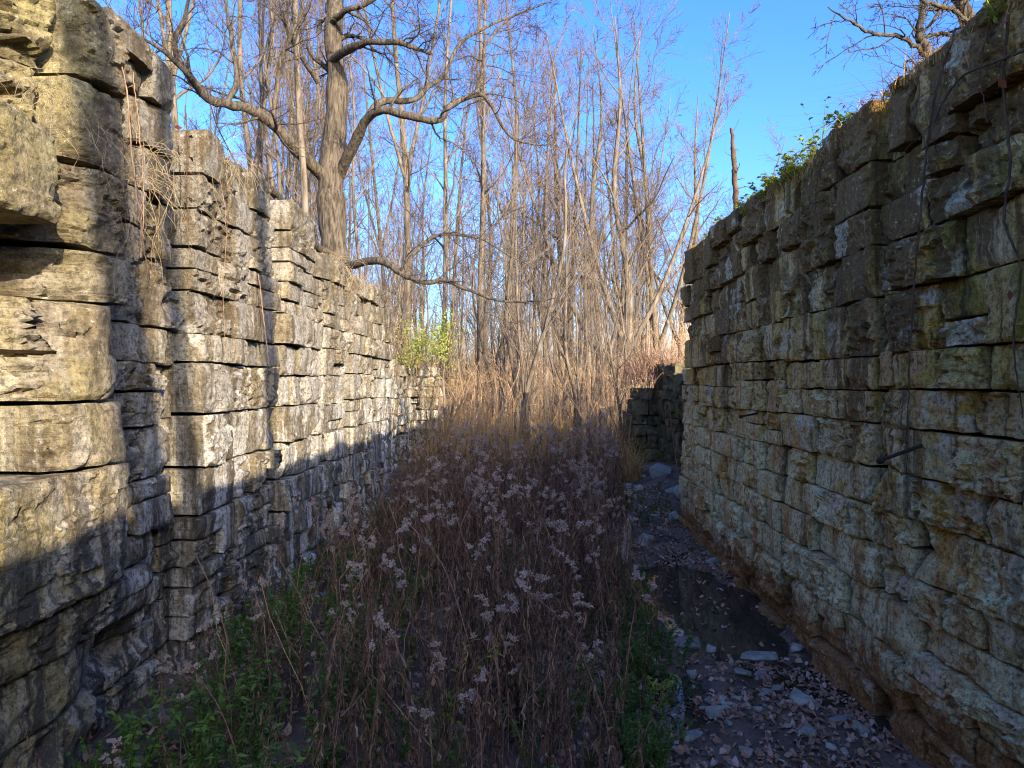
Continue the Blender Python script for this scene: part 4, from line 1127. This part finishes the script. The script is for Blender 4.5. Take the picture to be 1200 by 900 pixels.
tag(obj('turf_cap', mesh('turf_cap', np.stack([cx, CY, cz], -1).reshape(-1, 3), np.stack([i * 15 + j, (i + 1) * 15 + j, (i + 1) * 15 + j + 1, i * 15 + j + 1], -1).reshape(-1, 4), M['turf'])), 'dark turf and roots capping the right wall', 'turf', kind='stuff')
# sunlit plants on the right wall top
def top_plant(px, Y, h, mat, label, **kw):
    x = (px - VPX) / FPX * Y
    o = obj('leafy_plant', leafy(h, kw.get('nl', 14), kw.get('L', .07), kw.get('W', .035), wg, kw.get('br', 6)).mesh('leafy_plant', mat, False), None, (x, Y, 4.15))
    tag(o, label, 'plant')
top_plant(945, 6.35, .40, M['lime'], 'sunlit yellow green plant on the right wall top', br=8)
top_plant(985, 5.75, .34, M['green'], 'dark green leafy plant on the right wall top', br=9, nl=22)
top_plant(1000, 5.5, .42, M['red_leaf'], 'reddish stalk with dark leaves above the green top plant', br=3, L=.05, W=.02)
top_plant(958, 6.1, .55, M['green'], 'arching sparse leafy shoot above the right wall', br=4, nl=9, L=.05, W=.03)
top_plant(1042, 5.0, .22, M['green'], 'small green tuft near the leaning tree on right wall', br=5)

# left wall top tufts and the straw clump hanging in the groove
def strands(start, n, L, spread, rg, r=.0018, down=1.0, nseg=8, out=(1, 0)):
    P = np.zeros((n, nseg, 3)); s0 = np.asarray(start) + rg.normal(0, spread * .25, (n, 3)); cur = s0.copy()
    d = unit(np.stack([out[0] * rg.uniform(.2, 1, n) + rg.normal(0, .5, n), out[1] + rg.normal(0, .8, n), rg.uniform(.0, 1.1, n)], -1)); l = L * rg.uniform(.4, 1.2, n)
    P[:, 0] = cur
    for s in range(1, nseg):
        d = unit(d + np.array([0, 0, -.42 * down]) + rg.normal(0, .30, (n, 3))); cur = cur + d * (l / (nseg - 1))[:, None]; P[:, s] = cur
    return tubes(P, np.full((n, nseg), r) * np.linspace(1.1, .5, nseg)[None], 3)
def clump(name, label, starts, n, L, mat, r=.0018, cat='grass', out=(1, 0), spread=.2):
    b = Bag()
    for s0 in starts: b.add(*strands(s0, n, L, spread, wg, r, out=out))
    return tag(obj(name, b.mesh(name, mat)), label, cat)
clump('straw_clump', 'tuft of dry straw hanging in the dark groove of left wall', [at(150, 195, 3.95), at(160, 205, 4.05), at(135, 190, 3.9)], 20, .70, M['straw'], .0018, spread=.34)
clump('straw_clump', 'fine dry grass drooping over the broken near blocks', [at(25, 105, 3.15), at(55, 120, 3.3), at(85, 140, 3.4)], 9, .35, M['straw'], .0014)
clump('straw_clump', 'wispy dry grass on the left wall top before the large tree', [at(258, 185, 5.5), at(265, 187, 5.55)], 22, .4, M['straw'], .002)
clump('straw_clump', 'dry grass hanging at the foot of the large tree', [at(398, 320, 9.0), at(385, 305, 8.8)], 36, .6, M['straw'], .002)

def vine(px, r, mat, label, name='hanging_vine', n=40, twigs=0, leaves=0, tm=None):
    P, Rr = stem([at(*p) for p in px], np.array(r) * .7, n, wg, .0022)
    b = Bag(); b.add(*tubes(P, Rr, 6))
    if twigs:
        a, bb_ = grow(P, Rr, twigs, .05, 45, .12, 6, .25, -.12, wg, .5, .0015); b.add(*tubes(a, bb_, 3))
    t = thing(name, label, 'vine', P[0, 0])
    bpy.context.view_layer.update()
    o = obj('vine_stem', b.mesh('vine_stem', mat), t); o.matrix_parent_inverse = t.matrix_world.inverted()
    if leaves:
        i = wg.integers(0, n, leaves); lb = Bag(); lb.add(*leaf_cloud(P[0][i] + wg.normal(0, .03, (leaves, 3)), .06, .045, wg))
        o = obj('leaves', lb.mesh('leaves', M['red_leaf'], False), t); o.matrix_parent_inverse = t.matrix_world.inverted()
    return t
vine([(128, 30, 3.85), (142, 100, 3.82), (148, 170, 3.8), (158, 250, 3.8), (166, 310, 3.8), (177, 362, 3.85)], [.004, .006, .006, .006, .005, .003], M['vine_pale'], 'reddish dry vine dangling in front of the dark groove', twigs=8)
vine([(150, 80, 4.0), (158, 150, 4.0), (163, 230, 4.0), (160, 300, 4.05)], [.004, .005, .004, .002], M['vine_pale'], 'second thin reddish tendril beside the dangling vine', twigs=6)
vine([(213, 120, 4.62), (216, 170, 4.64), (214, 215, 4.66), (217, 260, 4.68)], [.006, .006, .005, .003], M['vine'], 'vine with red brown leaves at the groove top', twigs=10, leaves=6)
vine([(250, 185, 5.2), (262, 260, 5.25), (258, 340, 5.25), (262, 420, 5.3)], [.003, .003, .003, .002], M['vine_pale'], 'hair thin tendril running down the sunlit left wall', twigs=12)
vine([(300, 320, 6.05), (305, 360, 6.05), (313, 430, 6.15)], [.006, .007, .004], M['vine_pale'], 'short reddish stem beside the second groove of left wall', twigs=3)
# right wall vines
vine([(1112, 40, 3.75), (1090, 110, 3.85), (1078, 190, 3.95), (1068, 300, 4.05), (1060, 420, 4.15), (1056, 560, 4.2)], [.008, .010, .009, .008, .006, .003], M['vine'], 'long dark vine hanging straight down the right wall', n=60, twigs=10)
vine([(1200, 62, 3.28), (1160, 78, 3.45), (1120, 95, 3.65), (1095, 130, 3.8), (1080, 175, 3.9)], [.010, .009, .008, .006, .004], M['vine'], 'dark vine slanting left from the top right corner', n=40, twigs=8)
vine([(1172, 25, 3.40), (1166, 110, 3.44), (1174, 190, 3.42), (1168, 260, 3.44), (1186, 320, 3.40), (1178, 400, 3.42), (1190, 490, 3.38)], [.011, .010, .009, .009, .007, .006, .004], M['vine'], 'twisting vine near the right edge with a hanging loop', n=60, twigs=10, leaves=5)
vine([(1150, 30, 3.5), (1140, 90, 3.55), (1148, 150, 3.52)], [.006, .005, .003], M['vine'], 'short vine strand below the top right turf', n=24, twigs=10)
vine([(960, 190, 5.7), (952, 230, 5.8), (957, 290, 5.75)], [.005, .004, .002], M['vine'], 'thin root trailing from the turf of the right wall', n=24, twigs=10)
vine([(1006, 240, 4.95), (1010, 300, 4.95), (1002, 330, 4.98)], [.003, .003, .002], M['vine_pale'], 'pale tendril crossing a bright block on the right wall', n=20, twigs=4)
vine([(783, 470, 13.2), (790, 530, 13.2), (800, 600, 12.2)], [.012, .012, .01], M['vine_pale'], 'pale stem leaning in the dark gate recess', n=20)

# ------------------------------------------------------------------ iron spikes
def spike(base, tip, r, label, mat, nut=True):
    base = np.asarray(base, float); tip = np.asarray(tip, float); d = unit(tip - base)
    t = thing('iron_bolt', label, 'bolt', base)
    bpy.context.view_layer.update()
    P = np.stack([base - d * .15, base, base + (tip - base) * .35, base + (tip - base) * .7, tip])[None]
    b = Bag(); V, Q = tubes(P, np.array([[r * .9, r, r * 1.05, r * .95, r]]), 10); b.add(V, Q)
    o = obj('shaft', b.mesh('shaft', mat), t); o.matrix_parent_inverse = t.matrix_world.inverted()
    if nut:
        P = np.stack([tip - d * .03, tip - d * .029, tip + d * .005, tip + d * .006])[None]
        b = Bag(); V, Q = tubes(P, np.array([[.001, r * 1.9, r * 1.9, .001]]), 6); b.add(V, Q)
        o = obj('nut', b.mesh('nut', mat, False), t); o.matrix_parent_inverse = t.matrix_world.inverted()
spike(at(1074, 521, 4.28), at(1026, 539, 3.95), .0105, 'black iron bolt with square nut jutting from the right wall', M['iron'])
spike(at(886, 484, 7.25), at(866, 488, 6.95), .010, 'smaller dark iron bolt farther along the right wall', M['iron'])
spike(at(455, 485, 12.0), at(473, 485, 11.9), .010, 'thin rusty rod sticking out of the left wall end', M['rust'], False)

# ------------------------------------------------------------------ rocks on the floor
kg = np.random.default_rng(64)
def rock(px, py, w, d, h, label, group=None, tilt=(0, 0), rz=None, Y=None, name='flat_rock'):
    Yd = FPX * EYE / (py - VPY) if Y is None else Y
    if group is None: w, d, h = w * 1.25, d * 1.3, h * 1.1
    x = (px - VPX) / FPX * Yd
    z = max(0.0, float(H(np.array([x]), np.array([Yd]))[0]))
    bm = bmesh.new()
    for q in range(17):
        a = kg.uniform(0, 6.283); t_ = kg.uniform(-1, 1)
        rr = (1 - abs(t_) ** 5) ** .2 * kg.uniform(.75, 1.0)
        ca, sa = math.cos(a), math.sin(a); k_ = 1 / max(abs(ca), abs(sa)) ** .6
        bm.verts.new((ca * rr * k_ * w * .46, sa * rr * k_ * d * .46, (t_ * .6 + .15) * h))
    hull = bmesh.ops.convex_hull(bm, input=bm.verts)
    for v_ in [v_ for v_ in bm.verts if not v_.link_faces]: bm.verts.remove(v_)
    bmesh.ops.bevel(bm, geom=bm.edges[:], offset=min(w, d, h) * .03, segments=1, affect='EDGES')
    me = bpy.data.meshes.new(name); bm.to_mesh(me); bm.free(); me.materials.append(M['slab'])
    o = obj(name, me, None, (x, Yd, z + .008 - .12 * h))
    o.rotation_euler = (R(tilt[0]), R(tilt[1]), kg.uniform(0, 6.28) if rz is None else rz)
    tag(o, label, 'rock', group)
rock(888, 768, .34, .16, .05, 'long pale flat rock at the near edge of the puddle', rz=.1)
rock(932, 765, .14, .10, .07, 'small wedge shaped rock touching the wall foot by the puddle', rz=.8)
rock(940, 823, .25, .20, .13, 'large square greenish rock on the leaf litter', rz=.15, tilt=(6, 0))
rock(832, 762, .09, .07, .08, 'little pointed rock at the puddle corner', rz=.3)
rock(895, 790, .20, .14, .04, 'flat grey rock in front of the long pale rock', rz=.4)
rock(868, 793, .13, .12, .04, 'small square rock left of the flat grey rock', rz=1.0)
rock(805, 755, .24, .20, .08, 'broad pale rock beside the green plant at the puddle', rz=.2)
rock(985, 845, .28, .07, .03, 'thin pale sliver of stone near the wall foot', rz=.25)
rock(845, 843, .22, .12, .05, 'low pale rock half sunk in the leaves', rz=.1)
rock(805, 862, .32, .14, .05, 'pale flat rock at the left edge of the litter', rz=.2)
rock(1003, 855, .09, .12, .10, 'upright dark stone next to the thin sliver', rz=.5, tilt=(30, 10))
rock(942, 868, .12, .08, .05, 'small light stone below the square rock', rz=.3)
rock(835, 661, .22, .20, .07, 'pale stone against the wall at the far end of the puddle', rz=.2)
rock(832, 650, .30, .20, .06, 'upper pale slab stacked behind the far puddle stone', rz=.6)
rock(800, 608, .5, .35, .22, 'mossy boulder in the mouth of the gate recess', rz=.6)
rock(772, 590, .45, .4, .25, 'rounded rubble block at the back of the gate recess', rz=1.4)
rock(750, 640, .4, .3, .16, 'dark boulder at the far puddle edge', rz=.9)
for k in range(46):
    px = kg.uniform(750, 1010); py = kg.uniform(790, 900)
    if px > 900 + (py - 790) * .9: continue
    w = kg.uniform(.05, .12)
    rock(px, py, w, w * kg.uniform(.6, 1), w * .4, 'small loose stone among the fallen leaves', 'small loose stones on the leaf litter', name='small_stone')
for k in range(34):
    Y = kg.uniform(3.0, 9.0); x = -2.35 + abs(kg.normal(0, .16)); w = kg.uniform(.07, .24)
    rock(VPX + x / Y * FPX, 0, w, w * .8, w * .5, 'fallen stone chip at the foot of the left wall', 'stone chips at the foot of the left wall', Y=Y, name='stone_chip', tilt=(kg.normal(0, 12), kg.normal(0, 12)))
for k in range(26):
    Y = kg.uniform(10.3, 15.5); x = kg.uniform(1.5, 2.7); w = kg.uniform(.1, .32)
    rock(VPX + x / Y * FPX, 0, w, w * .8, w * .5, 'rubble stone on the floor before the gate recess', 'rubble stones before the gate recess', Y=Y, name='rubble_stone')

# ------------------------------------------------------------------ stump
Ys = 9.0; xs = (722 - VPX) / FPX * Ys; zs = float(H(np.array([xs]), np.array([Ys]))[0])
n_, m_ = 40, 12
th_ = np.linspace(0, 2 * np.pi, n_, endpoint=False); hh = np.linspace(0, 1, m_)
TH, HH = np.meshgrid(th_, hh, indexing='ij')
rad = .17 + .08 * (1 - HH) ** 2 + .025 * fbm(np.stack([np.cos(TH) * 3, np.sin(TH) * 3, HH * .6], -1), 4, 41) + .012 * np.sin(TH * 9)
topv = .42 + .16 * fbm(np.stack([np.cos(th_) * 1.5, np.sin(th_) * 1.5, 0 * th_], -1), 4, 45)
V = np.stack([rad * np.cos(TH), rad * np.sin(TH), -.1 + (topv[:, None] + .1) * HH], -1).reshape(-1, 3)
i, j = np.meshgrid(np.arange(n_), np.arange(m_ - 1), indexing='ij')
Q = np.stack([i * m_ + j, ((i + 1) % n_) * m_ + j, ((i + 1) % n_) * m_ + j + 1, i * m_ + j + 1], -1).reshape(-1, 4)
V = np.vstack([V, [[0, 0, .22]]]); ia = np.arange(n_)
T = np.stack([ia * m_ + m_ - 1, ((ia + 1) % n_) * m_ + m_ - 1, np.full(n_, n_ * m_)], -1)
tag(obj('tree_stump', mesh('tree_stump', V, [Q, T], M['wood']), None, (xs, Ys, zs)), 'pale splintered stump between the weeds and the puddle', 'stump')

# ------------------------------------------------------------------ fallen leaves
lg = np.random.default_rng(12)
def litter(xs, ys, L, lift=0.012):
    n = len(xs); z = np.maximum(H(xs, ys), 0.012) + lift * lg.random(n)
    c = np.stack([xs, ys, z], -1); az = lg.uniform(0, 6.28, n)
    d = np.stack([np.cos(az), np.sin(az), lg.normal(0, .25, n)], -1); s = np.stack([-np.sin(az), np.cos(az), lg.normal(0, .35, n)], -1)
    l = (L * lg.uniform(.5, 1.3, n))[:, None]; w = l * lg.uniform(.4, .8, n)[:, None]; up = np.array([0, 0, 1.0])
    cu = lg.normal(.18, .2, n)[:, None]
    cu2 = lg.normal(.10, .15, n)[:, None]
    V = np.stack([c - d * l * .5, c - d * l * .22 + s * w * .42 + up * l * cu, c + d * l * .15 + s * w * .5 + up * l * cu2, c + d * l * .5 + up * l * .06, c + d * l * .18 - s * w * .45 + up * l * cu2, c - d * l * .2 - s * w * .5 + up * l * cu, c], 1).reshape(-1, 3)
    T = np.array([[0, 6, 1], [1, 6, 2], [2, 6, 3], [3, 6, 4], [4, 6, 5], [5, 6, 0]])
    return V, (T[None] + (np.arange(n) * 7)[:, None, None]).reshape(-1, 3)
n_ = 13000
ly = 3.4 + 9.5 * lg.random(n_) ** 1.2; lx = lg.uniform(.3, 2.33, n_)
k_ = (puddle_mask(lx, ly) < .4 + .8 * (lg.random(n_) < .10)) & (lg.random(n_) < .35 + .65 * sstep(-.2, .3, fbm(np.stack([lx * 2.2, ly * 2.2, 0 * lx], -1), 3, 77)))
lx, ly = lx[k_], ly[k_]
b_ = Bag(); V, T = litter(lx, ly, .052); b_.add(V, None, T)
n2 = 6500; lx2 = lg.uniform(-2.5, 1.0, n2); ly2 = lg.uniform(2.4, 14, n2); V, T = litter(lx2, ly2, .06, .1); b_.add(V, None, T)
n3 = 5000; ly3 = lg.uniform(14, 34, n3); lx3 = lg.uniform(-.35, .35, n3) * ly3
k_ = ~((np.abs(lx3) > 2.2) & (np.abs(lx3) < 3.4) & (ly3 < 21)); V, T = litter(lx3[k_], ly3[k_], .10); b_.add(V, None, T)
tag(obj('leaf_litter', b_.mesh('leaf_litter', M['litter'], False)), 'fallen brown leaves scattered over the damp floor', 'leaves', kind='stuff')
